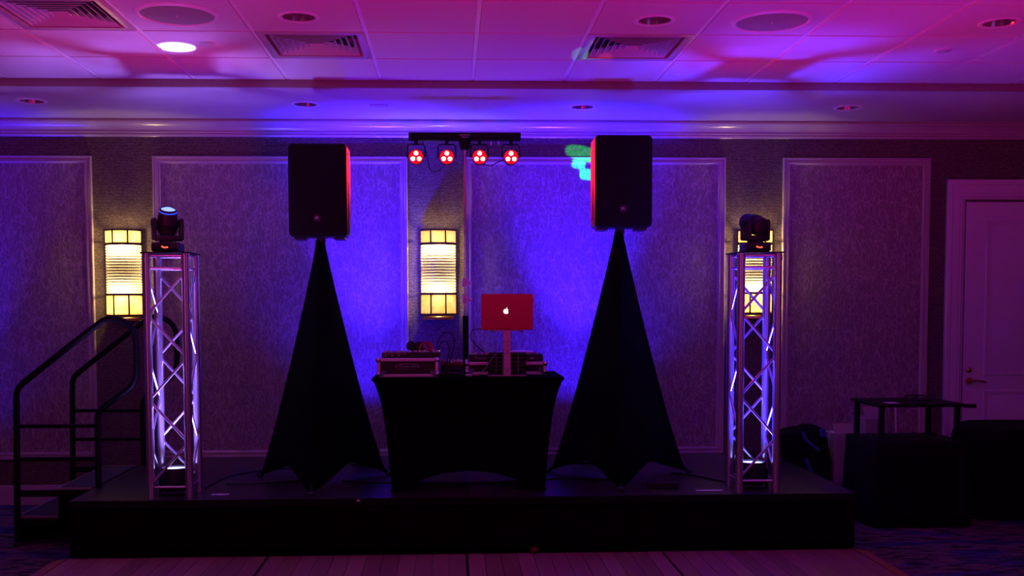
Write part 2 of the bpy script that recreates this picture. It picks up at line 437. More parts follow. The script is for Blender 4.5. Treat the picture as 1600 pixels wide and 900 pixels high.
# door on the right
dr = struct(MB().box(4.16, 5.11, WY - .012, WY + .03, .008, 2.385).build('door_1', 'door_paint', smooth=False), 'pale panelled door with brass lever')
mb = MB(); CAS = ((0, 0), (0, .030), (.006, .036), (.040, .034), (.048, .026), (.105, .024), (.112, .018), (.128, .018), (.135, .012), (.158, .0))
loops = []
for t, h in CAS:
    loops.append([mb.bm.verts.new((x, WY - h, z)) for x, z in ((3.995 + t, 0), (3.995 + t, 2.565 - t), (5.275 - t, 2.565 - t), (5.275 - t, 0))])
for A, B in zip(loops, loops[1:]):
    for k in range(3): mb.bm.faces.new((A[k], A[k + 1], B[k + 1], B[k]))
mb.build('door_casing', 'door_paint', dr)
def door_panel(z0, z1):
    mb = MB(); x0, x1 = 4.325, 4.945; lp = []
    for t, h in ((0, .012), (.006, .020), (.018, .020), (.030, .013), (.05, .013), (.075, .019)):
        lp.append([mb.bm.verts.new((x, WY - h, z)) for x, z in ((x0 + t, z0 + t), (x1 - t, z0 + t), (x1 - t, z1 - t), (x0 + t, z1 - t))])
    for A, B in zip(lp, lp[1:]):
        for k in range(4): mb.bm.faces.new((A[k], A[(k + 1) % 4], B[(k + 1) % 4], B[k]))
    mb.bm.faces.new(lp[-1]); mb.build('door_panel', 'door_paint', dr)
door_panel(.98, 2.235); door_panel(.22, .86)
mb = MB().cyl((4.205, WY - .012, .937), (4.205, WY - .028, .937), .027).cyl((4.205, WY - .028, .937), (4.205, WY - .06, .937), .010)
mb.tube([(4.205, WY - .058, .937), (4.25, WY - .060, .944), (4.29, WY - .058, .938), (4.33, WY - .056, .928)], .008, smooth=1)
mb.build('door_lever', 'brass', dr, label='curved brass lever handle')
MB().lathe([(.022, 0), (.022, .012), (.012, .020), (.001, .021)], loc=(4.205, WY - .012, 1.026), rot=Matrix.Rotation(PI / 2, 3, 'X')).build('deadbolt', 'brass', dr, label='round brass deadbolt')

# dance floor: 4 ft panels of planks with a bevelled edge trim
df = thing('dance_floor', 'portable wood-look dance floor laid in panels before the stage', 'dance floor', (0, 0, 0))
pm = MB().box(-.0495, .0495, -.606, .606, 0, .016, .0015, 1).mesh('plank', 'dance_plank', False)
DX = [-2.37 + 1.2275 * k for k in range(5)]
for i in range(4):
    for j in range(2):
        cx, cy = (DX[i] + DX[i + 1]) / 2, 6.39 - .612 - 1.2275 * j
        pn = MB().box(-.612, .612, -.612, .612, 0, .006).build('floor_panel', 'dark_hole', df, (cx, cy, 0), smooth=False)
        for k in range(12):
            o = bpy.data.objects.new('plank', pm); COL.objects.link(o); o.parent = pn
            o.location = (-.5555 + k * .101, 0, .004)
for sx, x in ((-1, DX[0]), (1, DX[4])):
    MB().prism([(0, 0), (sx * .09, 0), (sx * .085, .004), (0, .020)], 2.45, Matrix.Translation((x, 6.39, 0)) @ Matrix(((1, 0, 0, 0), (0, 0, -1, 0), (0, 1, 0, 0), (0, 0, 0, 1)))).build('edge_trim', 'dance_trim', df)

# ================================================================== CEILING FITTINGS
def diffuser(x0, x1, y0, y1, label):
    cx, cy = (x0 + x1) / 2, (y0 + y1) / 2; t = thing('ceiling_diffuser', label, 'air vent', (cx, cy, CZ), 0, 'square ceiling air diffusers')
    h = .298
    MB().box(-h, h, -h, h, .10, .11).build('plenum', 'dark_hole', t, smooth=False)
    mb = MB(); L = []
    for a, z in ((h, .012), (h, -.004), (h - .006, -.007), (h - .045, -.005), (h - .050, .03), (h - .05, .10)):
        L.append([mb.bm.verts.new((sx * a, sy * a, z)) for sx, sy in ((-1, -1), (1, -1), (1, 1), (-1, 1))])
    for A, B in zip(L, L[1:]):
        for k in range(4): mb.bm.faces.new((A[k], A[(k + 1) % 4], B[(k + 1) % 4], B[k]))
    mb.build('flange', 'trim_paint', t)
    for i in range(6):
        a = .232 - i * .036
        mb = MB(); L = []
        for q, z in ((a, -.002), (a - .030, .040), (a - .0325, .040), (a - .003, -.003)):
            q = max(q, .004)
            L.append([mb.bm.verts.new((sx * q, sy * q, z)) for sx, sy in ((-1, -1), (1, -1), (1, 1), (-1, 1))])
        L.append(L[0])
        for A, B in zip(L, L[1:]):
            for k in range(4): mb.bm.faces.new((A[k], A[(k + 1) % 4], B[(k + 1) % 4], B[k]))
        mb.build('louver_blade', 'trim_paint', t)
for c, l in zip(sorted(diff_cells), ('square louvred ceiling air vent in the top left corner', 'square louvred ceiling air vent above the left loudspeaker',
                                     'square louvred ceiling air vent above the right loudspeaker')):
    diffuser(*c, l)
def downlight(x, y, z, r, label, group, depth=.12):
    t = thing('recessed_downlight', label, 'downlight', (x, y, z), 0, group)
    MB().lathe([(r - .004, .004), (r - .002, -.005), (r + .010, -.007), (r + .019, -.005), (r + .023, -.001), (r + .021, .001)], 32).build('trim_ring', 'tbar', t)
    MB().lathe([(r - .004, .0), (r - .018, .05), (r * .55, depth), (.001, depth)], 32).build('reflector', 'can_reflector', t)
    MB().lathe([(.001, depth - .035), (.022, depth - .03), (.026, depth - .012), (.014, depth - .001)], 16).build('bulb', 'grille_grey', t)
for (x, y), l in zip(DOWN, ('unlit recessed downlight ahead of the left air vent', 'unlit recessed downlight ahead of the right air vent', 'unlit recessed downlight at the far right of tiled ceiling')):
    downlight(x, y, CZ - .003, .088, l, 'unlit downlights in the tiled ceiling')
for (x, y), l in zip(SOFF, ('small unlit soffit downlight at far left end', 'small unlit soffit downlight above the left loudspeaker', 'small unlit soffit downlight above the right loudspeaker', 'small unlit soffit downlight right of the right truss tower')):
    downlight(x, y, SZ, .085, l, 'unlit downlights in the soffit')
for x, y, l in ((-1.40, 5.47, 'large round ceiling loudspeaker grille at upper left'), (1.70, 5.51, 'large round ceiling loudspeaker grille at upper right')):
    t = thing('ceiling_loudspeaker', l, 'ceiling speaker', (x, y, CZ - .003), 0, 'round ceiling loudspeakers')
    MB().lathe([(.185, -.004), (.190, -.011), (.205, -.010), (.214, -.002), (.214, 0)], 48).build('rim', 'tbar', t)
    MB().lathe([(.188, -.004), (.12, -.007), (.001, -.008)], 48).build('grille', 'grille_grey', t)
    MB().sphere((0, 0, -.009), .005).build('centre_screw', 'tbar', t)
for x, y, l in ((-1.385, 6.065, 'small round sprinkler cover plate beside bright light spot on ceiling'), (2.91, 6.10, 'small round sprinkler cover plate at right of ceiling')):
    t = thing('sprinkler_cover', l, 'sprinkler', (x, y, CZ - .003), 0, 'concealed sprinkler covers')
    MB().lathe([(.044, 0), (.044, -.006), (.040, -.009), (.001, -.009)], 28).build('cover_plate', 'sprinkler', t)
    MB().lathe([(.050, 0), (.050, -.003), (.044, -.003)], 28).build('collar', 'tbar', t)
t = thing('ceiling_hatch_plate', 'small rectangular plate on the soffit above left loudspeaker', 'cover plate', (-.52, 7.617, SZ))
MB().box(-.065, .065, -.03, .03, -.008, 0, .003, 1).build('plate', 'trim_paint', t)
MB().box(-.058, .058, -.024, -.020, -.010, -.008).build('lip', 'tbar', t)

# ================================================================== WALL SCONCES
def sconce(x, label):
    t = thing('wall_sconce', label, 'wall lamp', (x, WY, 1.45), 0, 'lit wall sconces between the panels')
    zt = 2.162 - 1.45
    plan = [(-.140, -.045), (-.058, -.122), (.058, -.122), (.140, -.045)]
    MB().box(-.125, .125, -.022, 0, .03, zt - .01, .004, 1).build('back_plate', 'bronze', t)
    def band(name, z0, z1):
        mb = MB()
        pts = [(-.143, -.02), (-.143, -.047), (-.060, -.126), (.060, -.126), (.143, -.047), (.143, -.02)]
        inn = [(-.131, -.02), (-.131, -.043), (-.055, -.114), (.055, -.114), (.131, -.043), (.131, -.02)]
        rows = [[(px, py, z0) for px, py in inn], [(px, py, z0) for px, py in pts], [(px, py, z1) for px, py in pts], [(px, py, z1) for px, py in inn], [(px, py, z0) for px, py in inn]]
        mb.grid(rows); mb.build(name, 'bronze', t, smooth=False)
    band('top_rail', zt - .012, zt); band('upper_rail', .590, .608); band('lower_rail', .198, .214); band('bottom_rail', .036, .050)
    for z0, z1 in ((.608, zt - .012), (.050, .198)):
        for (ax, ay), (bx, by) in zip(plan, plan[1:]):
            d = Vector((bx - ax, by - ay, 0)); L = d.length; d.normalize(); n = Vector((d.y, -d.x, 0)) * .003
            a = Vector((ax, ay, 0)) + d * .004; b_ = Vector((bx, by, 0)) - d * .004
            mb = MB()
            mb.prism([(a + n).xy, (b_ + n).xy, (b_ - n).xy, (a - n).xy], z1 - z0, Matrix.Translation((0, 0, z0)))
            mb.build('glass_pane', 'art_glass', t, smooth=False)
        for px, py in plan:
            MB().box(px - .005, px + .005, py - .005, py + .005, z0, z1).build('glazing_bar', 'bronze', t, smooth=False)
    mb = MB(); rows = []; n_r = 18; z0, z1 = .214, .590
    for k in range(n_r * 6 + 1):
        u = k / 6; bul = abs(math.sin(PI * u)) ** .7 * .0085 - .001
        row = []
        for q in range(25):
            a = math.radians(-82 + 164 * q / 24); row.append(((.133 + bul) * math.sin(a), -.030 - (.092 + bul) * math.cos(a), z0 + (z1 - z0) * u / n_r))
        rows.append(row)
    mb.grid(rows); mb.build('ribbed_shade', 'ribbed_glass', t, label='ribbed translucent glass shade')
    MB().box(-.118, .118, -.075, 0, .0, .026, .003, 1).build('wall_bracket', 'brass', t)
    for z in (.665, .120):  # extra bulbs and lamps added only to brighten the glass panes
        MB().lathe([(.001, -.014), (.009, -.012), (.012, 0), (.009, .012), (.001, .016)], 12, (0, -.062, z)).build('added_pane_bulb', 'white_led', t)
        l = lamp('sconce_pane_fill', 'POINT', (0, 0, 0), (1.0, 0.68, 0.32), 1.9, radius=.016); l.parent = t; l.location = (0, -.070, z - .026 if z > .4 else z + .022)
    for z in (.525, .270):
        MB().lathe([(.001, -.02), (.012, -.018), (.018, 0), (.012, .02), (.001, .026)], 14, (0, -.062, z)).build('bulb', 'white_led', t)
        l = lamp('sconce_bulb', 'POINT', (0, 0, 0), (1.0, 0.64, 0.28), 7.5, radius=.022); l.parent = t; l.location = (0, -.066, z + .038 if z > .4 else z - .028)
sconce(-2.558, 'lit ribbed-glass wall sconce behind the stair handrail at left')
sconce(-.105, 'lit ribbed-glass wall sconce in the middle behind the DJ table')
sconce(2.425, 'lit ribbed-glass wall sconce partly hidden behind the right truss tower')

# ================================================================== STAGE
st = thing('stage_platform', 'low black portable stage with black skirt', 'stage', (0, 0, 0))
SX0, SX1, SY0, SY1 = -2.36, 2.55, 6.41, 8.24
nd = 4
for k in range(nd):
    a = SX0 + (SX1 - SX0) * k / nd; b_ = SX0 + (SX1 - SX0) * (k + 1) / nd
    MB().box(a + .001, b_ - .001, SY0 + .004, SY1, S - .05, S, .003, 1).build('deck_panel', 'stage_deck', st, smooth=False)
MB().box(SX0 - .004, SX1 + .004, SY0 - .006, SY0 + .004, S - .045, S + .001, .002, 1).build('front_edge', 'black_metal', st)
MB().box(SX1 + .000, SX1 + .008, SY0, SY1, S - .045, S + .001, .002, 1).build('side_edge', 'black_metal', st)
MB().box(SX0 - .008, SX0, SY0, SY1, S - .045, S + .001, .002, 1).build('side_edge', 'black_metal', st)
def skirt(name, pts, z0, z1, parent, amp=.008, wl=.09, flare=.0, m='black_cloth'):
    P = [Vector((*p, 0)) for p in pts]; path = []; s0 = 0
    for a, b_ in zip(P, P[1:]):
        L = (b_ - a).length; n = max(2, int(L / .018)); d = (b_ - a) / L; nn = Vector((d.y, -d.x, 0))
        for i in range(n): path.append((a + d * (L * i / n), nn, s0 + L * i / n))
        s0 += L
    path.append((P[-1], nn, s0))
    rows = []
    for k in range(6):
        u = k / 5; row = []
        for p, nn, s in path:
            q = p + nn * (amp * (math.sin(2 * PI * s / wl) + .4 * math.sin(2 * PI * s / (wl * 2.7) + 1)) * (.35 + .65 * u) + flare * u)
            row.append((q.x, q.y, z1 + (z0 - z1) * u))
        rows.append(row)
    mb = MB(); mb.grid(rows); o = mb.build(name, m, parent)
    md = o.modifiers.new('thickness', 'SOLIDIFY'); md.thickness = .003
    return o
skirt('front_skirt', [(SX0, SY0 + .016), (SX1, SY0 + .016)], .022, S - .046, st, .005)
skirt('side_skirt', [(SX1 - .012, SY0 + .03), (SX1 - .012, SY1)], .004, S - .046, st, .005)
skirt('side_skirt', [(SX0 + .012, SY1), (SX0 + .012, SY0 + .03)], .004, S - .046, st, .005)

# stairs with two looped handrails
sr = thing('stage_stairs', 'black two-step stage stairs with looped tube handrails', 'stairs', (0, 0, 0))
X0, X1, X2, YA, YB = -2.86, -2.60, -2.375, 6.88, 7.82
for (a, b_, z) in ((X0, X1, .188), (X1, X2, .372)):
    tr = MB().box(a, b_, YA, YB, z - .03, z, .002, 1).build('tread', 'stair_carpet', sr)
    MB().box(a - .006, a + .004, YA, YB, z - .03, z + .003).build('nosing', 'edge_metal', tr, smooth=False)
    MB().box(a, b_, YA - .007, YA, z - .012, z + .003).build('front_strip', 'edge_metal', tr, smooth=False)
    MB().box(a, b_, YB, YB + .007, z - .012, z + .003).build('rear_strip', 'edge_metal', tr, smooth=False)
    MB().box(a + .002, a + .010, YA + .01, YB - .01, max(0, z - .184), z - .03).build('riser', 'black_metal', sr, smooth=False)
for y in (YA - .028, YB + .028):
    path = [(-2.855, y, 0), (-2.838, y, .93), (-2.835, y, 1.03), (-2.76, y, 1.095), (-2.30, y, 1.455), (-2.235, y, 1.490), (-2.14, y, 1.475), (-2.068, y, 1.41), (-2.058, y, 1.30),
            (-2.060, y, 1.12), (-2.09, y, 1.045), (-2.15, y, 1.0), (-2.27, y, .915), (-2.318, y, .86), (-2.322, y, .78), (-2.322, y, .374)]
    r = MB().tube(path, .0205, 14, smooth=2).build('handrail', 'black_metal', sr)
    for z in (.785, .570):
        MB().cyl((-2.845, y, z), (-2.322, y, z), .013).build('cross_rail', 'black_metal', r)
    for z, a, b_ in ((.372, -2.85, -2.34), (.180, -2.86, -2.60)):
        MB().box(a, b_, y - .012, y + .012, z - .05, z - .008).build('side_stringer', 'black_metal', r, smooth=False)
    MB().lathe([(.030, 0), (.030, .018), (.022, .026)], 16, (-2.855, y, 0), close=True).build('foot', 'black_plastic', r)

# ================================================================== TRUSS TOWERS
TH = 1.52
def truss(x, y, label):
    t = thing('truss_tower', label, 'truss tower', (x, y, S), 0, 'aluminium truss towers on the stage')
    h = .118; cr = .025
    for sx in (-1, 1):
        for sy in (-1, 1):
            c = MB().cyl((sx * h, sy * h, 0), (sx * h, sy * h, TH), cr, seg=20).build('chord', 'aluminium', t)
            MB().cyl((sx * h, sy * h, .012), (sx * h, sy * h, .03), cr + .002, seg=20).build('coupler', 'aluminium', c)
            MB().cyl((sx * h, sy * h, TH - .045), (sx * h, sy * h, TH - .02), cr + .002, seg=20).build('coupler', 'aluminium', c)
    corners = [(-h, -h), (h, -h), (h, h), (-h, h)]
    zs = [1.405 - (1.405 - .085) * k / 5 for k in range(6)]
    for f_ in range(4):
        (ax, ay), (bx, by) = corners[f_], corners[(f_ + 1) % 4]
        for z in (TH - .012, TH - .090, .070):
            MB().cyl((ax, ay, z), (bx, by, z), .0085, seg=10).build('cross_tube', 'aluminium', t)
        for k in range(5):
            a, b_ = ((bx, by), (ax, ay)) if k % 2 == 0 else ((ax, ay), (bx, by))
            MB().cyl((*a, zs[k]), (*b_, zs[k + 1]), .0085, seg=10).build('brace', 'aluminium', t)
    MB().box(-.15, .15, -.15, .15, TH, TH + .008, .002, 1).build('top_plate', 'black_metal', t)
    return t
def uplight(x, y, z, lens, col, power, label, group, target, size=70, blend=.7, radius=.05, spill=0):
    t = thing('led_uplight', label, 'stage light', (x, y, z), 0, group)
    MB().lathe([(.001, .03), (.075, .03), (.085, .045), (.088, .16), (.086, .178), (.078, .178), (.078, .168)], 28).build('body', 'black_plastic', t)
    MB().lathe([(.001, .167), (.077, .167)], 28).build('lens', lens, t, label='glowing lens')
    for sx in (-1, 1):
        MB().box(sx * .094 - .004, sx * .094 + .004, -.018, .018, .0, .13, .001, 1).build('bracket_arm', 'black_metal', t)
    MB().box(-.098, .098, -.018, .018, 0, .006).build('bracket_foot', 'black_metal', t)
    for sx in (-1, 1):
        MB().cyl((sx * .086, 0, .11), (sx * .112, 0, .11), .014).build('tilt_knob', 'black_plastic', t)
    l = lamp('uplight_beam', 'SPOT', (0, 0, 0), col, power, size=size, blend=blend, radius=radius)
    l.rotation_euler = (Vector(target) - Vector((x, y, z + .19))).to_track_quat('-Z', 'Y').to_euler()
    l.parent = t; l.location = (0, 0, .19)
    if spill:
        l2 = lamp('uplight_spill', 'SPOT', (0, 0, 0), col, spill, size=116, blend=1, radius=radius)
        l2.rotation_euler = l.rotation_euler; l2.parent = t; l2.location = (0, 0, .19)
    return t
TLX, TLY, TRX, TRY = -1.757, 6.598, 1.945, 6.62
truss(TLX, TLY, 'aluminium truss tower glowing violet at left of stage')
truss(TRX, TRY, 'aluminium truss tower glowing blue at right of stage')
uplight(TLX, TLY, S, 'lens_violet', (0.26, 0.15, 1.0), 260, 'round LED uplight inside the base of the left truss tower', 'uplights inside the trusses', (TLX, TLY, 3), 56, 1.0, spill=90)
uplight(TRX, TRY, S, 'lens_blue', (0.05, 0.03, 1.0), 560, 'round LED uplight inside the base of the right truss tower', 'uplights inside the trusses', (TRX, TRY, 3), 54, 1.0, spill=130)
# uplights washing the wall
uplight(-.66, 7.75, S, 'lens_deep_blue', (0.028, 0.006, 1.0), 1300, 'blue LED uplight on the stage behind the left speaker stand', 'blue wall uplights', (-.60, 8.25, 2.65), 46, 1.0, spill=150)
uplight(1.00, 7.75, S, 'lens_deep_blue', (0.028, 0.006, 1.0), 1300, 'blue LED uplight on the stage behind the right speaker stand', 'blue wall uplights', (1.00, 8.25, 2.65), 46, 1.0, spill=150)
uplight(-4.05, 7.78, 0, 'lens_deep_blue', (0.028, 0.006, 1.0), 480, 'blue LED uplight on the carpet beyond the stairs', 'blue wall uplights', (-4.05, 8.25, 2.2), 56, 1.0, spill=50)

# ================================================================== MOVING HEADS
def moving_head(x, y, z, pan, tilt, label, blue):
    t = thing('moving_head_light', label, 'stage light', (x, y, z), 0, 'moving head lights on the truss towers')
    b_ = MB().box(-.082, .082, -.082, .082, .006, .062, .008, 2).build('base', 'black_plastic', t)
    for sx in (-1, 1):
        for sy in (-1, 1): MB().cyl((sx * .06, sy * .06, 0), (sx * .06, sy * .06, .008), .012).build('foot', 'black_plastic', b_)
    d = MB().box(-.030, .034, -.0845, -.081, .018, .048).build('display_panel', 'black_grille', b_, smooth=False)
    for k, (dx, w_, zz) in enumerate(((-.012, .010, .036), (-.002, .010, .031), (.009, .010, .030), (.019, .010, .032))):
        MB().box(dx - w_ / 2, dx + w_ / 2 - .001, -.0852, -.0845, zz - .004, zz + .004).build('display_glyph', 'red_display', b_, smooth=False, label='red lit display character')
    yk = bpy.data.objects.new('yoke', None)
    mb = MB()
    mb.lathe([(.05, .062), (.05, .074), (.046, .078)], 24, close=True)
    mb.box(-.094, .094, -.045, .045, .076, .110, .012, 2)
    for sx in (-1, 1): mb.box(sx * .081 - .013, sx * .081 + .013, -.045, .045, .080, .215, .011, 2)
    y_ = mb.build('yoke', 'black_plastic', t, rot=(0, 0, pan))
    hd = MB().lathe([(.001, -.070), (.040, -.070), (.056, -.058), (.062, -.03), (.062, .02), (.055, .075), (.050, .098), (.046, .102), (.044, .094)], 28)
    R = Matrix.Translation((0, 0, .180)) @ Matrix.Rotation(tilt, 4, 'X')
    bmesh.ops.transform(hd.bm, matrix=R, verts=hd.bm.verts)
    h_ = hd.build('head', 'black_plastic', y_)
    def on_head(mb, name, m, label=None):
        bmesh.ops.transform(mb.bm, matrix=R, verts=mb.bm.verts); o = mb.build(name, m, y_, label=label); return o
    on_head(MB().lathe([(.048, .090), (.0535, .088), (.0535, .074), (.050, .072)], 28), 'lens_ring', 'blue_led' if blue else 'black_plastic', 'glowing blue ring' if blue else None)
    on_head(MB().lathe([(.001, .108), (.025, .104), (.044, .094)], 28), 'lens', 'beam_lens', 'bright front lens')
    for k in range(3): on_head(MB().lathe([(.0625, -.02 + k * .012), (.064, -.018 + k * .012), (.064, -.014 + k * .012), (.0625, -.012 + k * .012)], 28), 'cooling_fin', 'black_metal')
    for sx in (-1, 1): MB().cyl((sx * .055, 0, .180), (sx * .098, 0, .180), .016).build('tilt_axle', 'black_metal', y_)
    # the beam leaves the lens
    wm = Matrix.Translation((x, y, z)) @ Matrix.Rotation(pan, 4, 'Z') @ R
    return t, wm @ Vector((0, 0, .118)), (wm.to_3x3() @ Vector((0, 0, 1))).normalized()
zt = S + TH + .008
dv = Vector((-1.585, 6.16, CZ)) - Vector((-1.775, 6.60, zt + .18))
t, src, dr_ = moving_head(-1.775, 6.60, zt, math.atan2(dv.x, -dv.y), math.atan2(math.hypot(dv.x, dv.y), dv.z), 'moving head light with blue ring pointing up on the left truss tower', True)
lamp('moving_head_beam', 'SPOT', src, (0.55, 0.62, 1.0), 260, target=src + dr_, size=12.5, blend=.18, radius=.012).data.name = 'moving_head_beam'
lamp('moving_head_halo', 'SPOT', src, (0.10, 0.10, 1.0), 3.0, target=src + dr_, size=60, blend=1, radius=.02)
tgt = Vector((1.07, WY, 2.66)); dv = tgt - Vector((1.955, 6.64, zt + .18))
pan = math.atan2(dv.y, dv.x) + PI / 2; tl = math.atan2(math.hypot(dv.x, dv.y), dv.z)
t, src, dr_ = moving_head(1.955, 6.64, zt, pan, tl, 'moving head light turned to the wall on the right truss tower', False)
GOBO = (((.012, -.052, .062, .030, 2.5), (0.02, 0.62, 0.10)), ((.030, -.006, .026, .018, 4), (0.0, 0.80, 0.25)), ((-.002, .030, .028, .024, 4), (0.0, 0.85, 0.22)), ((-.040, .010, .020, .03, 4), (0.9, 0.6, 0.5)))
g = lamp('gobo_beam', 'SPOT', src, (1, 1, 1), 620, target=tgt, size=20, blend=.1, radius=.006)
L = g.data; L.use_nodes = True; nt = L.node_tree; em = nt.nodes['Emission']
tc = N(nt, 'ShaderNodeTexCoord'); sx = N(nt, 'ShaderNodeSeparateXYZ'); nt.links.new(tc.outputs['Normal'], sx.inputs[0])
u = math_node(nt, 'DIVIDE', sx.outputs[0], sx.outputs[2]); v = math_node(nt, 'DIVIDE', sx.outputs[1], sx.outputs[2])
cb = N(nt, 'ShaderNodeCombineXYZ'); nt.links.new(u, cb.inputs[0]); nt.links.new(v, cb.inputs[1])
def blob(cx, cy, rx, ry, p):
    a = math_node(nt, 'POWER', math_node(nt, 'ABSOLUTE', math_node(nt, 'DIVIDE', math_node(nt, 'SUBTRACT', u, cx), rx)), p)
    b_ = math_node(nt, 'POWER', math_node(nt, 'ABSOLUTE', math_node(nt, 'DIVIDE', math_node(nt, 'SUBTRACT', v, cy), ry)), p)
    q = math_node(nt, 'ADD', a, b_); n = N(nt, 'ShaderNodeMapRange')
    n.inputs['From Min'].default_value = .8; n.inputs['From Max'].default_value = 1.15; n.inputs['To Min'].default_value = 1; n.inputs['To Max'].default_value = 0
    nt.links.new(q, n.inputs['Value']); return n.outputs[0]
c = (0, 0, 0)
for args, colr in GOBO: c = mixrgb(nt, blob(*args), c, colr)
nt.links.new(c, em.inputs['Color'])

# ================================================================== SPEAKER STANDS AND SPEAKERS
def scrim_stand(x, y, top, feet, label):
    t = thing('speaker_stand', label, 'speaker stand', (x, y, S), 0, 'speaker stands in black stretch covers')
    H = top - S
    angs = sorted((math.atan2(fy - y, fx - x) % (2 * PI), math.hypot(fx - x, fy - y)) for fx, fy in feet)
    n = 96; prof = {}
    def rad(th, u):
        for k in range(3):
            a, ra = angs[k]; b_, rb = angs[(k + 1) % 3]
            if b_ <= a: b_ += 2 * PI
            q = th if th >= a else th + 2 * PI
            if a <= q <= b_:
                s = (q - a) / (b_ - a)
                # straight chord between the two feet, a little rounded at the points
                pa = Vector((ra * math.cos(a), ra * math.sin(a))); pb = Vector((rb * math.cos(b_), rb * math.sin(b_)))
                d = Vector((math.cos(q), math.sin(q))); e_ = pb - pa
                den = d.x * e_.y - d.y * e_.x
                r = (pa.x * e_.y - pa.y * e_.x) / den
                c = min(ra, rb) * .62
                foot = math.exp(-(min(s, 1 - s) / .045) ** 2)
                full = r * (1 - .05 * foot)
                circ = .028
                k_ = u ** 1.06
                rr = circ + (full - circ) * (k_ * (.93 + .07 * u ** 4))
                arch = max(0, math.sin(PI * s)) ** .8
                return rr, arch
    rows = []; M_ = 26
    for j in range(M_ + 1):
        u = j / M_; row = []
        for k in range(n):
            th = 2 * PI * k / n; r0, arch = rad(th, 1); hem = .012 + .135 * arch
            z = H - (H - hem) * u; uu = (H - z) / (H - .012)
            r, _ = rad(th, uu)
            row.append((r * math.cos(th), r * math.sin(th), z))
        rows.append(row)
    mb = MB(); mb.grid(rows, closed=True); o = mb.build('stretch_cover', 'black_spandex', t)
    md = o.modifiers.new('thickness', 'SOLIDIFY'); md.thickness = .003
    MB().cyl((0, 0, .12), (0, 0, H + .05), .0175).build('pole', 'black_metal', t)
    MB().cyl((0, 0, H - .02), (0, 0, H + .02), .026).build('collar', 'black_plastic', t)
    MB().sphere((.0, -.028, H - .035), .006).build('locking_pin', 'chrome', t)
    for a, r in angs:
        MB().tube([(.02 * math.cos(a), .02 * math.sin(a), .42), (r * .55 * math.cos(a), r * .55 * math.sin(a), .20), (r * .93 * math.cos(a), r * .93 * math.sin(a), .018)], .013).build('leg', 'black_metal', t)
        MB().sphere((r * .95 * math.cos(a), r * .95 * math.sin(a), .016), .026, sz=.6).build('rubber_foot', 'black_plastic', t)
    return t
def speaker(x, y, z, label):
    t = thing('loudspeaker', label, 'speaker', (x, y, z), 0, 'black loudspeakers on stands')
    w_, h_, d0, d1 = .192, .605, -.15, .20
    # cabinet: front wide, back narrower
    mb = MB(); rows = []
    def rr(hw, z0, z1, c, yy):
        pts = []
        for cx, cz, a0 in ((hw - c, z1 - c, 0), (-hw + c, z1 - c, 90), (-hw + c, z0 + c, 180), (hw - c, z0 + c, 270)):
            for k in range(6):
                a = math.radians(a0 + 18 * k); pts.append((cx + c * math.cos(a), yy, cz + c * math.sin(a)))
        return pts
    for yy, hw, c, e_ in ((d0 + .03, w_ - .002, .026, 0), (d0 + .05, w_, .030, 0), (.05, w_, .030, 0), (.12, w_ - .016, .035, .012), (d1 - .02, w_ - .060, .045, .03), (d1, w_ - .075, .05, .045)):
        rows.append(rr(hw, e_, h_ - e_, c, yy))
    R = mb.grid(rows, closed=True); mb.bm.faces.new(R[0]); mb.bm.faces.new(R[-1])
    cab = mb.build('cabinet', 'black_plastic', t)
    mb = MB(); rows = []
    for yy, s_ in ((d0 + .035, 1.0), (d0 + .012, .999), (d0 + .002, .985), (d0 - .004, .94)):
        rows.append([(px * s_, yy, h_ / 2 + (pz - h_ / 2) * s_) for px, _, pz in rr(w_, 0, h_, .028, 0)])
    R = mb.grid(rows, closed=True); mb.bm.faces.new(R[-1]); mb.build('front_grille', 'black_grille', t)
    bd = MB().lathe([(.026, 0), (.026, .004), (.022, .006), (.001, .006)], 24, (-.004, d0 - .003, .122), Matrix.Rotation(PI / 2, 3, 'X')).build('badge', 'black_plastic', t)
    text_part('badge_lettering', 'JBL', .022, 'white_tape', bd, Matrix.Translation((-.004, d0 - .0105, .122)) @ FRONT, .0008)
    for sx in (-1, 1):
        MB().box(sx * w_ - .004, sx * w_ + .004, -.055, .035, .055, h_ - .085, .003, 1).build('side_rib', 'black_plastic', t)
        MB().box(sx * w_ - .003, sx * w_ + .005, -.09, -.075, .02, h_ - .05, .002, 1).build('side_seam', 'black_plastic', t)
    for sx in (-1, 1):
        MB().box(sx * .13 - .035, sx * .13 + .035, -.10, .06, -.016, .004, .006, 2).build('foot_rail', 'black_plastic', t)
    MB().cyl((0, 0, -.03), (0, 0, .01), .03).build('pole_socket', 'black_plastic', t)
    MB().box(-.07, .07, d1 - .01, d1 + .012, .17, .42, .01, 1).build('rear_panel', 'black_metal', t)
    return t
scrim_stand(-.878, 7.02, 2.005, [(-.890, 6.47), (-1.372, 7.27), (-.43, 7.30)], 'black stretch-covered tripod speaker stand left of the DJ table')
scrim_stand(1.133, 7.02, 2.065, [(1.075, 6.53), (.66, 7.36), (1.70, 7.24)], 'black stretch-covered tripod speaker stand right of the DJ table')
speaker(-.873, 7.02, 2.018, 'black loudspeaker on the stand left of the DJ table')
speaker(1.140, 7.02, 2.080, 'black loudspeaker on the stand right of the DJ table')

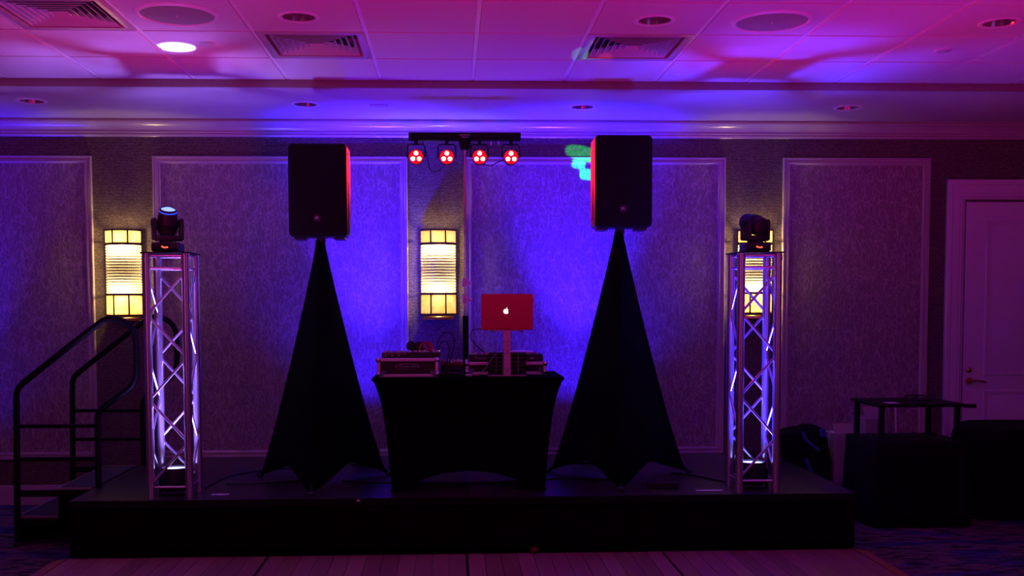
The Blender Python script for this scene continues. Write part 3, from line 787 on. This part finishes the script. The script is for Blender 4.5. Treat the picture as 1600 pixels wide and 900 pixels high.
# ================================================================== DJ TABLE
tb = thing('dj_table', 'folding table in a fitted black stretch cover at centre stage', 'table', (.102, 6.865, S))
HX, HY, TZ = .612, .305, .738
mb = MB(); path = []
for k in range(40): path.append((-1 + 2 * k / 40, -1))
for k in range(20): path.append((1, -1 + 2 * k / 20))
for k in range(40): path.append((1 - 2 * k / 40, 1))
for k in range(20): path.append((-1, 1 - 2 * k / 20))
rows = []
for j in range(25):
    u = j / 24; row = []
    for px, py in path:
        onlong = abs(py) == 1; s = px if onlong else py
        edge = abs(s)
        archw = max(0, 1 - (abs(s) / .80) ** 2) ** .7
        hem = (.125 if onlong else .10) * archw
        z = TZ - .012 - (TZ - .012 - hem - .004) * u
        q = 1 - z / TZ
        pull = .062 * (1 - math.exp(-q * 5.5)) / (1 - math.exp(-5.5)) + .058 * q
        bow = .030 * math.sin(PI * min(1, q)) * (1 - s * s)
        x_ = px * (HX - pull * (1 if not onlong else 1)); y_ = py * (HY - pull * .55)
        if onlong: y_ -= py * bow
        else: x_ -= px * bow * 1.6
        row.append((x_, y_, z))
    rows.append(row)
R = mb.grid(rows, closed=True); o = mb.build('stretch_cover', 'black_spandex', tb)
o.modifiers.new('thickness', 'SOLIDIFY').thickness = .003
MB().box(-HX, HX, -HY, HY, TZ - .022, TZ, .007, 2).build('covered_top', 'black_spandex', tb)
for sx in (-1, 1):
    for sy in (-1, 1):
        MB().cyl((sx * .47, sy * .22, .003), (sx * .47, sy * .22, TZ - .02), .014).build('leg', 'black_metal', tb)
        MB().box(sx * .478 - .022, sx * .478 + .022, sy * .238 - .022, sy * .238 + .022, .003, .018, .004, 1).build('foot_pocket', 'black_spandex', tb)
TOP = S + TZ   # 1.108

# --- flight case on the left of the table
def flight_case(x0, x1, y0, y1, h, label, badge, group):
    t = thing('flight_case', label, 'flight case', ((x0 + x1) / 2, y0, TOP), 0, group)
    w2 = (x1 - x0) / 2; d = y1 - y0; e_ = .020
    body = MB().box(-w2 + .006, w2 - .006, .004, d - .004, .004, h - .004).build('shell', 'case_laminate', t, smooth=False)
    for z0, z1 in ((0, e_), (h - e_, h)):
        for yy in ((0, e_), (d - e_, d)): MB().box(-w2, w2, yy[0], yy[1], z0, z1, .003, 1).build('edge_rail', 'case_aluminium', t)
        for xx in ((-w2, -w2 + e_), (w2 - e_, w2)): MB().box(xx[0], xx[1], e_, d - e_, z0, z1, .003, 1).build('edge_rail', 'case_aluminium', t)
    for xx in ((-w2, -w2 + e_), (w2 - e_, w2)):
        for yy in ((0, e_), (d - e_, d)): MB().box(xx[0], xx[1], yy[0], yy[1], e_, h - e_, .003, 1).build('corner_post', 'case_aluminium', t)
    for sx in (-1, 1):
        for z in (.019, h - .012):
            MB().sphere((sx * (w2 - .008), .008, z), .018, u=12, v=8).build('ball_corner', 'chrome', t)
        # two-lobed corner brace plate set at a slant
        pl = MB().prism([(-.010, 0), (.010, 0), (.013, .030), (.017, .036), (.014, .046), (.006, .047), (.003, .042), (-.004, .044), (-.012, .040), (-.013, .030)], .004,
                        Matrix.Translation((sx * (w2 - .020), -.002, .008)) @ Matrix.Rotation(-sx * .65, 4, 'Y') @ FRONT)
        p_ = pl.build('corner_brace', 'chrome', t)
        for q in (-.006, .008):
            c = Matrix.Translation((sx * (w2 - .020), -.0062, .008)) @ Matrix.Rotation(-sx * .65, 4, 'Y') @ Vector((q, 0, .034))
            MB().cyl(c, c + Vector((0, -.001, 0)), .003, seg=10).build('rivet_hole', 'dark_hole', p_)
    if badge:
        mb = MB(); A = []; B = []; C_ = []
        for k in range(40):
            a = 2 * PI * k / 40; cx, cz = -.004, h * .56
            A.append((cx + .075 * math.cos(a), -.0005, cz + .0185 * math.sin(a))); B.append((cx + .070 * math.cos(a), -.003, cz + .0158 * math.sin(a))); C_.append((cx + .070 * math.cos(a), .004, cz + .0158 * math.sin(a)))
        mb.grid([A, B, C_], closed=True); bg_ = mb.build('oval_badge', 'grey_print', t)
        cz = h * .56
        MB().tube([(-.045, .002, cz - .004), (-.058, .002, cz + .002), (-.044, .002, cz + .009), (-.030, .002, cz + .002), (-.040, .002, cz - .008), (-.012, .002, cz - .001)], .0016, 6, smooth=2).build('swirl_mark', 'grey_print', bg_)
        for a, b_ in ((-.018, .012), (.020, .052)):
            MB().box(a, b_, -.0005, .004, cz - .003, cz + .003).build('print_stroke', 'grey_print', bg_, smooth=False)
    return t
flight_case(-.478, -.088, 6.62, 6.98, .122, 'small black flight case with aluminium edges and oval badge at left of table', True, 'flight cases on the DJ table')
flight_case(.09, .62, 6.80, 7.12, .085, 'low black flight case behind the laptop stand', False, 'flight cases on the DJ table')

def knobs(t, spots, z, r, h, m='knob_pale', name='knob'):
    for x_, y_ in spots: MB().lathe([(r, 0), (r * .85, h), (.001, h)], 12, (x_, y_, z)).build(name, m, t)
# --- controllers on the left case
zc = TOP + .122
t = thing('effects_unit', 'flat black effects unit lying at left on the badged flight case', 'audio gear', (-.375, 6.80, zc))
MB().box(-.075, .09, -.15, .12, .003, .034, .004, 1).build('housing', 'black_plastic', t)
MB().box(-.070, .085, -.1505, -.149, .024, .030).build('red_trim', 'red_cable', t, smooth=False)
knobs(t, [(-.055, -.10), (-.02, -.11), (.02, -.10), (.055, -.10), (-.03, -.02), (.03, -.02)], .034, .010, .011)
for k in range(3): MB().box(-.055 + k * .042, -.045 + k * .042, -.152, -.149, .012, .018).build('jack', 'knob_pale', t, smooth=False)
t = thing('dj_controller', 'black DJ controller with pale knobs on the badged flight case', 'audio gear', (-.170, 6.80, zc))
MB().box(-.115, .095, -.16, .16, .004, .036, .004, 1).build('housing', 'black_plastic', t)
knobs(t, [(-.10, -.13), (-.065, -.13), (-.035, -.13), (-.01, -.13), (.05, -.12), (.075, -.12), (-.05, -.03), (.0, -.03), (.05, -.03)], .036, .010, .012)
MB().box(.018, .040, -.10, -.06, .036, .048, .002, 1).build('fader_cap', 'knob_pale', t)
MB().lathe([(.045, 0), (.045, .012), (.036, .015), (.001, .015)], 24, (-.05, .07, .036)).build('jog_wheel', 'black_metal', t)
t = thing('headphones', 'dark folded headphones lying on the DJ controller', 'headphones', (-.265, 6.74, zc + .036))
for dx in (0, .052):
    c = MB().lathe([(.001, -.016), (.030, -.014), (.034, 0), (.028, .014), (.001, .016)], 18, (dx, 0, .037), Matrix.Rotation(PI / 2, 3, 'X') @ Matrix.Rotation(.4, 3, 'Y')).build('ear_cup', 'black_plastic', t)
MB().tube([(0, .02, .055), (.01, .09, .05), (.03, .12, .045), (.05, .09, .05), (.056, .02, .055)], .008, 8, smooth=2).build('headband', 'black_plastic', t)
rc = [(-.215, 6.70, zc + .045), (-.20, 6.72, zc + .085), (-.16, 6.74, zc + .100), (-.13, 6.72, zc + .085), (-.125, 6.70, zc + .045), (-.15, 6.68, zc + .043), (-.19, 6.70, zc + .075), (-.155, 6.73, zc + .090), (-.14, 6.71, zc + .05)]
o = tag(MB().tube(rc, .008, 8, smooth=2).build('coiled_cable', 'red_cable'), 'red cable coiled over the DJ controller', 'cable')
bc = [(-.10, 6.70, zc + .05), (-.09, 6.72, zc + .11), (-.05, 6.74, zc + .165), (.00, 6.75, zc + .155), (.02, 6.75, zc + .10), (.005, 6.74, zc + .04), (-.02, 6.72, zc - .04), (-.03, 6.70, TOP + .008)]
tag(MB().tube(bc, .0042, 8, smooth=2).build('audio_cable', 'black_plastic'), 'black cable arching high beside the badged flight case', 'cable')
bc = [(-.085, 6.70, zc + .05), (-.07, 6.71, zc + .105), (-.035, 6.72, zc + .105), (-.015, 6.73, zc + .05), (-.03, 6.71, zc - .02), (-.05, 6.66, TOP + .008)]
tag(MB().tube(bc, .0042, 8, smooth=2).build('audio_cable', 'black_plastic'), 'black cable looping low beside the badged flight case', 'cable')
# --- mixer in the middle
t = thing('audio_mixer', 'small dark mixer with pale knobs between the two flight cases', 'audio gear', (.000, 6.92, TOP))
MB().box(-.075, .075, -.10, .12, 0, .085, .005, 1).build('housing', 'black_plastic', t)
MB().box(-.070, .070, -.102, -.099, .068, .080).build('red_panel', 'red_cable', t, smooth=False)
knobs(t, [(-.06 + .024 * k, -.085) for k in range(6)] + [(-.05 + .03 * k, -.04) for k in range(4)], .085, .009, .015)
for k, (pts, l) in enumerate((([(-.06, 6.64, TOP + .006), (-.02, 6.60, TOP + .03), (.04, 6.62, TOP + .02), (.09, 6.66, TOP + .008)], 'black cable bundle lying in front of the mixer'),
                              ([(-.015, 6.74, TOP + .02), (.02, 6.68, TOP + .055), (.05, 6.70, TOP + .03), (.10, 6.75, TOP + .006)], 'black cable drooping over the mixer front'))):
    tag(MB().tube(pts, .007, 8, smooth=2).build('cable_bundle', 'black_plastic'), l, 'cable')
t = thing('plug_adapter', 'shiny plug adapter on the table beside the laptop stand', 'adapter', (.105, 6.66, TOP))
MB().box(-.022, .022, -.012, .012, 0, .016, .003, 1).build('adapter_body', 'case_aluminium', t)
for sx in (-1, 1): MB().cyl((sx * .010, -.012, .008), (sx * .010, -.022, .008), .003, seg=8).build('prong', 'chrome', t)
MB().cyl((.022, 0, .008), (.06, 0, .007), .005, seg=8).build('cable_tail', 'red_cable', t)
# --- media player on the right case
zc2 = TOP + .085
t = thing('media_player', 'black DJ media player on the low flight case behind the laptop', 'audio gear', (.355, 6.95, zc2))
MB().box(-.245, .245, -.13, .15, .004, .048, .004, 1).build('housing', 'black_plastic', t)
MB().lathe([(.095, 0), (.098, .012), (.085, .018), (.001, .018)], 36, (.10, .03, .048)).build('jog_wheel', 'case_aluminium', t)
knobs(t, [(-.195, -.10), (-.155, -.10), (-.135, -.10), (-.115, -.10), (.205, -.09)], .048, .011, .014)
text_part('front_lettering', 'Pioneer', .026, 'grey_print', t, Matrix.Translation((-.165, -.1312, .026)) @ FRONT, .0006)
for dx in (.165, .178): MB().box(dx - .004, dx + .004, -.1316, -.13, .018, .026).build('socket', 'knob_pale', t, smooth=False)
# --- gridded box and laptop stand
t = thing('grid_rack_panel', 'black box faced with thin pale grid lines behind the laptop stand column', 'audio gear', (.358, 6.725, TOP))
MB().box(-.122, .122, 0, .05, 0, .148, .003, 1).build('box_body', 'black_grille', t)
for k in range(6): MB().box(-.118, .118, -.002, .001, .012 + k * .0255, .0135 + k * .0255).build('grid_line', 'grey_print', t, smooth=False)
for x_ in (-.072, -.030, .072): MB().box(x_ - .001, x_ + .001, -.002, .001, .012, .140).build('grid_line', 'grey_print', t, smooth=False)
t = thing('laptop_stand', 'slim metal laptop stand with slotted upright column', 'laptop stand', (.353, 6.66, TOP))
MB().box(-.125, .125, -.01, .03, 0, .006, .002, 1).build('base_bar', 'pink_stand', t)
MB().box(-.027, .027, -.016, .04, .0, .008, .002, 1).build('base_foot', 'pink_stand', t)
c = MB().box(-.0235, .0235, -.010, .004, .006, .298, .002, 1).build('column', 'pink_stand', t)
for z in (.040, .158): 
    MB().box(-.009, .009, -.0115, -.0095, z - .008, z - .005).build('slot', 'dark_hole', c, smooth=False)
    MB().box(-.009, .009, -.0115, -.0095, z + .005, z + .008).build('slot', 'dark_hole', c, smooth=False)
for dx in (-.012, 0, .012): MB().cyl((dx, -.0115, .078), (dx, -.0095, .078), .002, seg=8).build('screw_hole', 'dark_hole', c)
for z in (.20, .225): MB().box(-.020, .020, -.0112, -.0098, z, z + .0015).build('joint_line', 'dark_hole', c, smooth=False)
MB().box(-.105, .105, -.012, .22, .292, .298, .002, 1).build('tray', 'pink_stand', t)
for sx in (-1, 1): MB().box(sx * .095 - .012, sx * .095 + .012, -.014, .0, .286, .292).build('tray_clip', 'black_plastic', t, smooth=False)
# --- laptop
lt = thing('laptop', 'open red-cased laptop with glowing white logo, lid back to the room', 'laptop', (.353, 6.655, TOP + .298))
MB().box(-.166, .166, .004, .235, .0, .015, .004, 2).build('keyboard_base', 'red_shell', lt)
tiltm = Matrix.Translation((0, .004, .012)) @ Matrix.Rotation(math.radians(9), 4, 'X')
mb = MB(); pts = []
for cx, cz, a0 in ((.166 - .010, .222 - .010, 0), (-.166 + .010, .222 - .010, 90), (-.166 + .004, .004, 180), (.166 - .004, .004, 270)):
    rr_ = .010 if a0 < 180 else .004
    for k in range(5):
        a = math.radians(a0 + 22.5 * k); pts.append((cx + rr_ * math.cos(a), cz + rr_ * math.sin(a)))
mb.prism(pts, .009, tiltm @ Matrix.Translation((0, .0045, 0)) @ FRONT)
lid = mb.build('lid', 'red_shell', lt)
scr = MB(); scr.prism([(-.155, .014), (.155, .014), (.155, .212), (-.155, .212)], .001, tiltm @ Matrix.Translation((0, .0055, 0)) @ FRONT); scr.build('screen', 'black_plastic', lid, smooth=False)
# apple-shaped lid mark with a bite and a leaf
ap = []
for k in range(48):
    a = 2 * PI * k / 48; r = .0178 * (1 - .10 * math.exp(-((a - PI / 2) / .32) ** 2) * 1.6 - .10 * math.exp(-((a - 3 * PI / 2) / .25) ** 2) + .02 * math.cos(2 * a))
    x_, y_ = r * math.cos(a) * .98, r * math.sin(a)
    dx, dy = x_ - .0215, y_ - .0010
    d_ = math.hypot(dx, dy)
    if d_ < .0100: x_, y_ = .0215 + dx / d_ * .0100, .0010 + dy / d_ * .0100
    ap.append((x_, y_))
M_ = tiltm @ Matrix.Translation((-.006, -.0044, .110)) @ FRONT
MB().prism(ap, .0008, M_).build('lid_logo', 'logo_light', lid, smooth=False, label='glowing white fruit-shaped logo with a bite')
leaf = [(.000, .0172), (.001, .0215), (.0045, .0255), (.0078, .0268), (.0072, .0225), (.0040, .0188)]
MB().prism(leaf, .0008, M_).build('lid_logo_leaf', 'logo_light', lid, smooth=False)
tag(MB().tube([(.19, 6.70, TOP + .305), (.13, 6.72, TOP + .30), (.115, 6.74, TOP + .25), (.15, 6.76, TOP + .20), (.215, 6.80, TOP + .145)], .0032, 8, smooth=2).build('laptop_cable', 'black_plastic'), 'thin black cable hanging from the laptop to the media player', 'cable')
tag(MB().tube([(.29, 6.705, TOP + .148), (.27, 6.70, TOP + .13), (.245, 6.70, TOP + .095), (.225, 6.70, TOP + .06), (.17, 6.68, TOP + .006)], .002, 6, smooth=2).build('pale_cable', 'grey_print'), 'thin pale cable slanting across the gridded box', 'cable')

# ================================================================== LIGHT BAR ON ITS STAND
lb = thing('light_bar_stand', 'tripod light stand behind the table carrying a bar of four red lamps', 'light stand', (.097, 7.40, S))
MB().cyl((0, 0, .10), (0, 0, 1.12), .021).build('lower_tube', 'black_metal', lb)
MB().cyl((0, 0, 1.00), (0, 0, 1.40), .0135).build('middle_tube', 'chrome', lb)
MB().cyl((0, 0, 1.30), (0, 0, 2.36), .0105).build('upper_tube', 'chrome', lb)
for z, l in ((1.235, 'silver clamp'), (1.355, 'silver clamp')):
    c = MB().cyl((0, 0, z - .030), (0, 0, z + .030), .023).build('clamp', 'case_aluminium', lb, label=l)
    MB().cyl((.02, 0, z), (.048, 0, z), .009).build('clamp_knob', 'case_aluminium', c)
for k in range(3):
    a = math.radians(90 + 120 * k)
    MB().tube([(.02 * math.cos(a), .02 * math.sin(a), .45), (.36 * math.cos(a), .36 * math.sin(a), .012)], .011).build('leg', 'black_metal', lb)
MB().cyl((0, 0, 2.29), (0, 0, 2.355), .030, .045).build('bar_mount', 'black_metal', lb)
bar = MB().box(-.395, .395, -.035, .035, 2.355, 2.408, .004, 1).build('bar', 'black_metal', lb)
MB().box(-.035, .035, -.0365, -.0345, 2.388, 2.394).build('printed_line', 'grey_print', bar, smooth=False)
MB().box(-.025, .025, -.0365, -.0345, 2.374, 2.379).build('printed_line', 'grey_print', bar, smooth=False)
for x_, tz in ((-.343, 0), (-.127, 0), (.104, 0), (.326, 0)):
    zz = 2.237
    y_ = MB().box(x_ - .012, x_ + .012, -.012, .012, 2.325, 2.356).build('lamp_hanger', 'black_metal', lb)
    mb = MB(); mb.tube([(x_ - .062, 0, zz), (x_ - .062, 0, zz + .075), (x_ - .05, 0, zz + .092), (x_ + .05, 0, zz + .092), (x_ + .062, 0, zz + .075), (x_ + .062, 0, zz)], .005, 8)
    mb.build('lamp_yoke', 'black_metal', lb)
    cn = MB().lathe([(.001, .075), (.030, .07), (.050, .045), (.055, -.02), (.055, -.045), (.051, -.045), (.050, -.032), (.001, -.032)], 28, (x_, 0, zz), Matrix.Rotation(-PI / 2, 3, 'X')).build('lamp_can', 'black_plastic', lb)
    MB().lathe([(.001, 0), (.0505, 0)], 28, (x_, -.0335, zz), Matrix.Rotation(PI / 2, 3, 'X')).build('lamp_face', 'red_lens', cn, label='red lamp face')
    for k in range(3):
        a = math.radians(90 + 120 * k)
        MB().sphere((x_ + .0255 * math.cos(a), -.035, zz + .0255 * math.sin(a)), .0150, sy=.35, u=16, v=10).build('led_lens', 'red_led', cn, label='glowing LED lens')
    l = lamp('par_beam', 'SPOT', (0, 0, 0), (1.0, 0.01, 0.03), 45 if abs(x_) < .2 else 330, size=70, blend=1, radius=.04)
    l.parent = lb; l.location = (x_, -.060, zz)
    l.rotation_euler = Vector((1.35 * x_ / .34, -1, -.34)).to_track_quat('-Z', 'Y').to_euler()
for k, pts in enumerate(([(-.30, 0, 2.36), (-.27, .01, 2.27), (-.255, .0, 2.20), (-.25, 0, 2.15), (-.19, 0, 2.135), (-.13, .04, 2.20)], [(.10, .04, 2.22), (.18, 0, 2.17), (.25, 0, 2.22), (.33, .04, 2.23)])):
    MB().tube(pts, .0035, 8, smooth=2).build('lamp_cable', 'black_plastic', lb)
for x_ in (.185, .240): MB().cyl((x_, -.01, 2.325), (x_, -.01, 2.355), .005, seg=8).build('hook', 'chrome', lb)

# ================================================================== SMALL THINGS ON THE STAGE
for a, b_, y_, l in ((-1.53, -1.42, 6.597, 'strip of white tape on the stage beside the left truss tower'), (1.565, 1.742, 6.569, 'strip of white tape on the stage beside the right truss tower')):
    tag(MB().box(a, b_, y_ - .022, y_ + .022, S, S + .0008).build('tape_strip', 'white_tape', smooth=False), l, 'tape', 'white tape marks on the stage')
tag(MB().prism([(-.014, 0), (.014, 0), (0, .020)], .001, Matrix.Translation((-.585, 6.402, S - .018)) @ FRONT).build('tape_marker', 'white_tape', smooth=False), 'tiny white triangular marker on the stage front edge', 'marker')
for pts, l in (([(-1.52, 6.98, S + .006), (-1.40, 6.95, S + .006), (-1.15, 7.02, S + .006), (-.95, 7.1, S + .006)], 'black cable on the stage running under the left speaker stand'),
               ([(-.75, 7.02, S + .006), (-.50, 6.98, S + .006), (-.25, 6.90, S + .006), (.2, 6.88, S + .006), (.45, 6.95, S + .006)], 'black cable on the stage running under the DJ table'),
               ([(.62, 7.00, S + .006), (.80, 7.10, S + .006), (1.0, 6.98, S + .006), (1.1, 7.0, S + .006)], 'black cable on the stage between table and right speaker stand'),
               ([(1.55, 7.25, S + .006), (1.70, 7.10, S + .006), (1.79, 6.9, S + .006), (1.88, 6.8, S + .006)], 'black cable on the stage leading into the right truss tower'),
               ([(-1.62, 6.80, S + .006), (-1.60, 7.15, S + .006), (-1.52, 7.40, S + .006), (-1.20, 7.62, S + .006), (-.80, 7.72, S + .006)], 'black cable on the stage leaving the left truss tower')):
    tag(MB().tube(pts, .0055, 8, smooth=2).build('stage_cable', 'black_plastic'), l, 'cable', 'cables on the stage floor')
t = thing('power_strip', 'black power box on the stage between right speaker stand and truss', 'power box', (1.37, 6.66, S))
MB().box(-.10, .10, -.03, .03, 0, .045, .006, 1).build('housing', 'black_plastic', t)
for k in range(4): MB().box(-.08 + k * .04, -.055 + k * .04, -.015, .015, .045, .047).build('socket', 'dark_hole', t, smooth=False)
o = tag(MB().lathe([(.001, 0), (.016, .002), (.026, .014), (.024, .030), (.012, .040), (.001, .041)], 20, (.505, 6.375, .020)).build('reddish_lump', 'glossy_red'), 'small shiny reddish object on the dance floor against the stage skirt', 'ornament')  # rounded glossy reddish lump, identity left open

# ================================================================== RIGHT-HAND CLUTTER
ct_ = thing('av_cart', 'black two-shelf equipment cart with a black skirt right of the stage', 'cart', (3.28, 7.10, 0))
MB().box(-.315, .315, 0, .50, .842, .866, .010, 2).build('top_shelf', 'black_metal', ct_)
MB().tube([(.30, -.005, .852), (.345, -.02, .852), (.375, -.02, .852)], .014, 10).build('push_handle', 'black_metal', ct_)
for sx in (-1, 1):
    for yy in (.03, .47): MB().cyl((sx * .27, yy, .02), (sx * .27, yy, .845), .021).build('leg', 'black_metal', ct_)
MB().box(-.31, .31, .0, .50, .575, .600, .008, 2).build('lower_shelf', 'black_metal', ct_)
skirt('skirt', [(-.33, .52), (-.33, -.02), (.33, -.02), (.33, .52), (-.33, .52)], .008, .598, ct_, .010, .11, .03)
tag(MB().box(3.06, 3.15, 7.14, 7.24, .8665, .8675).build('paper_sheet', 'white_paper', smooth=False), 'white paper slip on the black cart top', 'paper')
tag(MB().tube([(3.30, 7.35, .873), (3.32, 7.48, .890), (3.42, 7.52, .895), (3.50, 7.45, .885), (3.48, 7.34, .873), (3.38, 7.32, .873), (3.34, 7.42, .880), (3.44, 7.5, .885)], .0065, 8, smooth=2).build('coiled_cable', 'black_plastic'), 'black cable coiled on the cart top', 'cable')
# cloth-covered heap at the right edge
mb = MB(); rows = []
def sup(a, p): c, s = math.cos(a), math.sin(a); return math.copysign(abs(c) ** p, c), math.copysign(abs(s) ** p, s)
for zz, sx, sy in ((0, .66, .34), (.05, .655, .335), (.30, .63, .315), (.50, .615, .30), (.595, .600, .29), (.645, .57, .265), (.665, .50, .22), (.675, .30, .12), (.678, .02, .01)):
    row = []
    for k in range(64):
        a = 2 * PI * k / 64; c, s = sup(a, .42)
        wob = 1 + .012 * math.sin(9 * a + 1) * (1 - zz / .8) + .008 * math.sin(17 * a)
        z_ = zz - (.03 * max(0, c) if zz > .5 else 0) + (.012 * math.sin(3 * a) if zz > .6 else 0)
        row.append((sx * c * wob, sy * s * wob, z_))
    rows.append(row)
hp = thing('covered_equipment', 'black cloth-covered equipment heap at the right edge', 'covered gear', (4.42, 7.58, 0))
R = mb.grid(rows, closed=True); mb.bm.faces.new(R[-1]); mb.build('cloth_cover', 'black_cloth', hp)
MB().box(-.5, .5, -.22, .22, .0, .58, .01, 1).build('gear_case', 'black_plastic', hp)
# duffel bag, blue cloth, boxes, white poles
bgx = thing('gear_bag', 'black gear bag with blue straps behind the stage corner', 'bag', (2.722, 7.82, 0))
mb = MB(); rows = []
for zz, sx, sy in ((0, .145, .14), (.03, .152, .155), (.30, .152, .15), (.38, .155, .15), (.52, .175, .14), (.60, .165, .12), (.625, .12, .07), (.628, .02, .01)):
    rows.append([(sx * sup(2 * PI * k / 40, .5)[0] - max(0, zz - .38) * .30, sy * sup(2 * PI * k / 40, .5)[1], zz + (.02 * sup(2 * PI * k / 40, .5)[0] if zz > .4 else 0)) for k in range(40)])
R = mb.grid(rows, closed=True); mb.bm.faces.new(R[-1]); mb.bm.faces.new(R[0]); mb.build('bag_body', 'black_cloth', bgx)
MB().tube([(-.08, -.130, .60), (-.06, -.148, .54), (-.01, -.155, .50), (.04, -.155, .46)], .012, 8, smooth=2).build('strap', 'blue_nylon', bgx)
MB().tube([(-.06, -.155, .40), (-.02, -.160, .30), (.01, -.160, .22), (.05, -.158, .16)], .012, 8, smooth=2).build('strap', 'blue_nylon', bgx)
MB().box(.055, .10, -.135, -.105, .56, .625, .008, 1).build('corner_patch', 'blue_nylon', bgx)
mb = MB(); mb.sphere((0, 0, .075), .075, sx=.75, sy=.8, sz=1.0, u=24, v=16)
for v in mb.bm.verts: v.co += Vector((math.sin(v.co.z * 70) * .006, math.cos(v.co.z * 55 + v.co.x * 40) * .006, 0))
tag(mb.build('blue_cloth', 'blue_nylon', loc=(2.43, 7.82, S)), 'bunched blue cloth at the back right corner of the stage', 'cloth')
def carton(x0, x1, y0, y1, h, label, rz=0, m='cardboard'):
    t = thing('cardboard_box', label, 'box', ((x0 + x1) / 2, (y0 + y1) / 2, 0), rz, 'cardboard boxes behind the cart')
    a, b_ = (x1 - x0) / 2, (y1 - y0) / 2
    MB().box(-a, a, -b_, b_, 0, h, .002, 1).build('box_body', m, t, smooth=False)
    MB().box(-a - .0005, a + .0005, -.025, .025, h * .8, h + .0008).build('packing_tape', 'white_tape', t, smooth=False)
    mb = MB(); mb.box(-a, a, -.002, .002, 0, b_ * .8); mb.build('flap', m, t, (0, -b_, h), (math.radians(-35), 0, 0), smooth=False)
carton(2.90, 3.05, 7.72, 7.95, .58, 'tall pale cardboard box beside the black bag')
carton(3.17, 3.34, 7.80, 8.08, .68, 'pale cardboard box seen through the cart frame')
for x_, l in ((3.42, 'thin white pole leaning on the wall, left of the pair'), (3.58, 'thin white pole leaning on the wall, right of the pair')):
    t = thing('white_pole', l, 'pole', (x_, 8.13, 0), 0, 'white poles behind the cart')
    MB().cyl((0, 0, .004), (.01, .11, .745), .009, seg=10).build('shaft', 'white_plastic', t)
    MB().lathe([(.014, 0), (.014, .02), (.009, .026)], 12, close=True).build('end_cap', 'white_plastic', t)
bpy.context.view_layer.update()
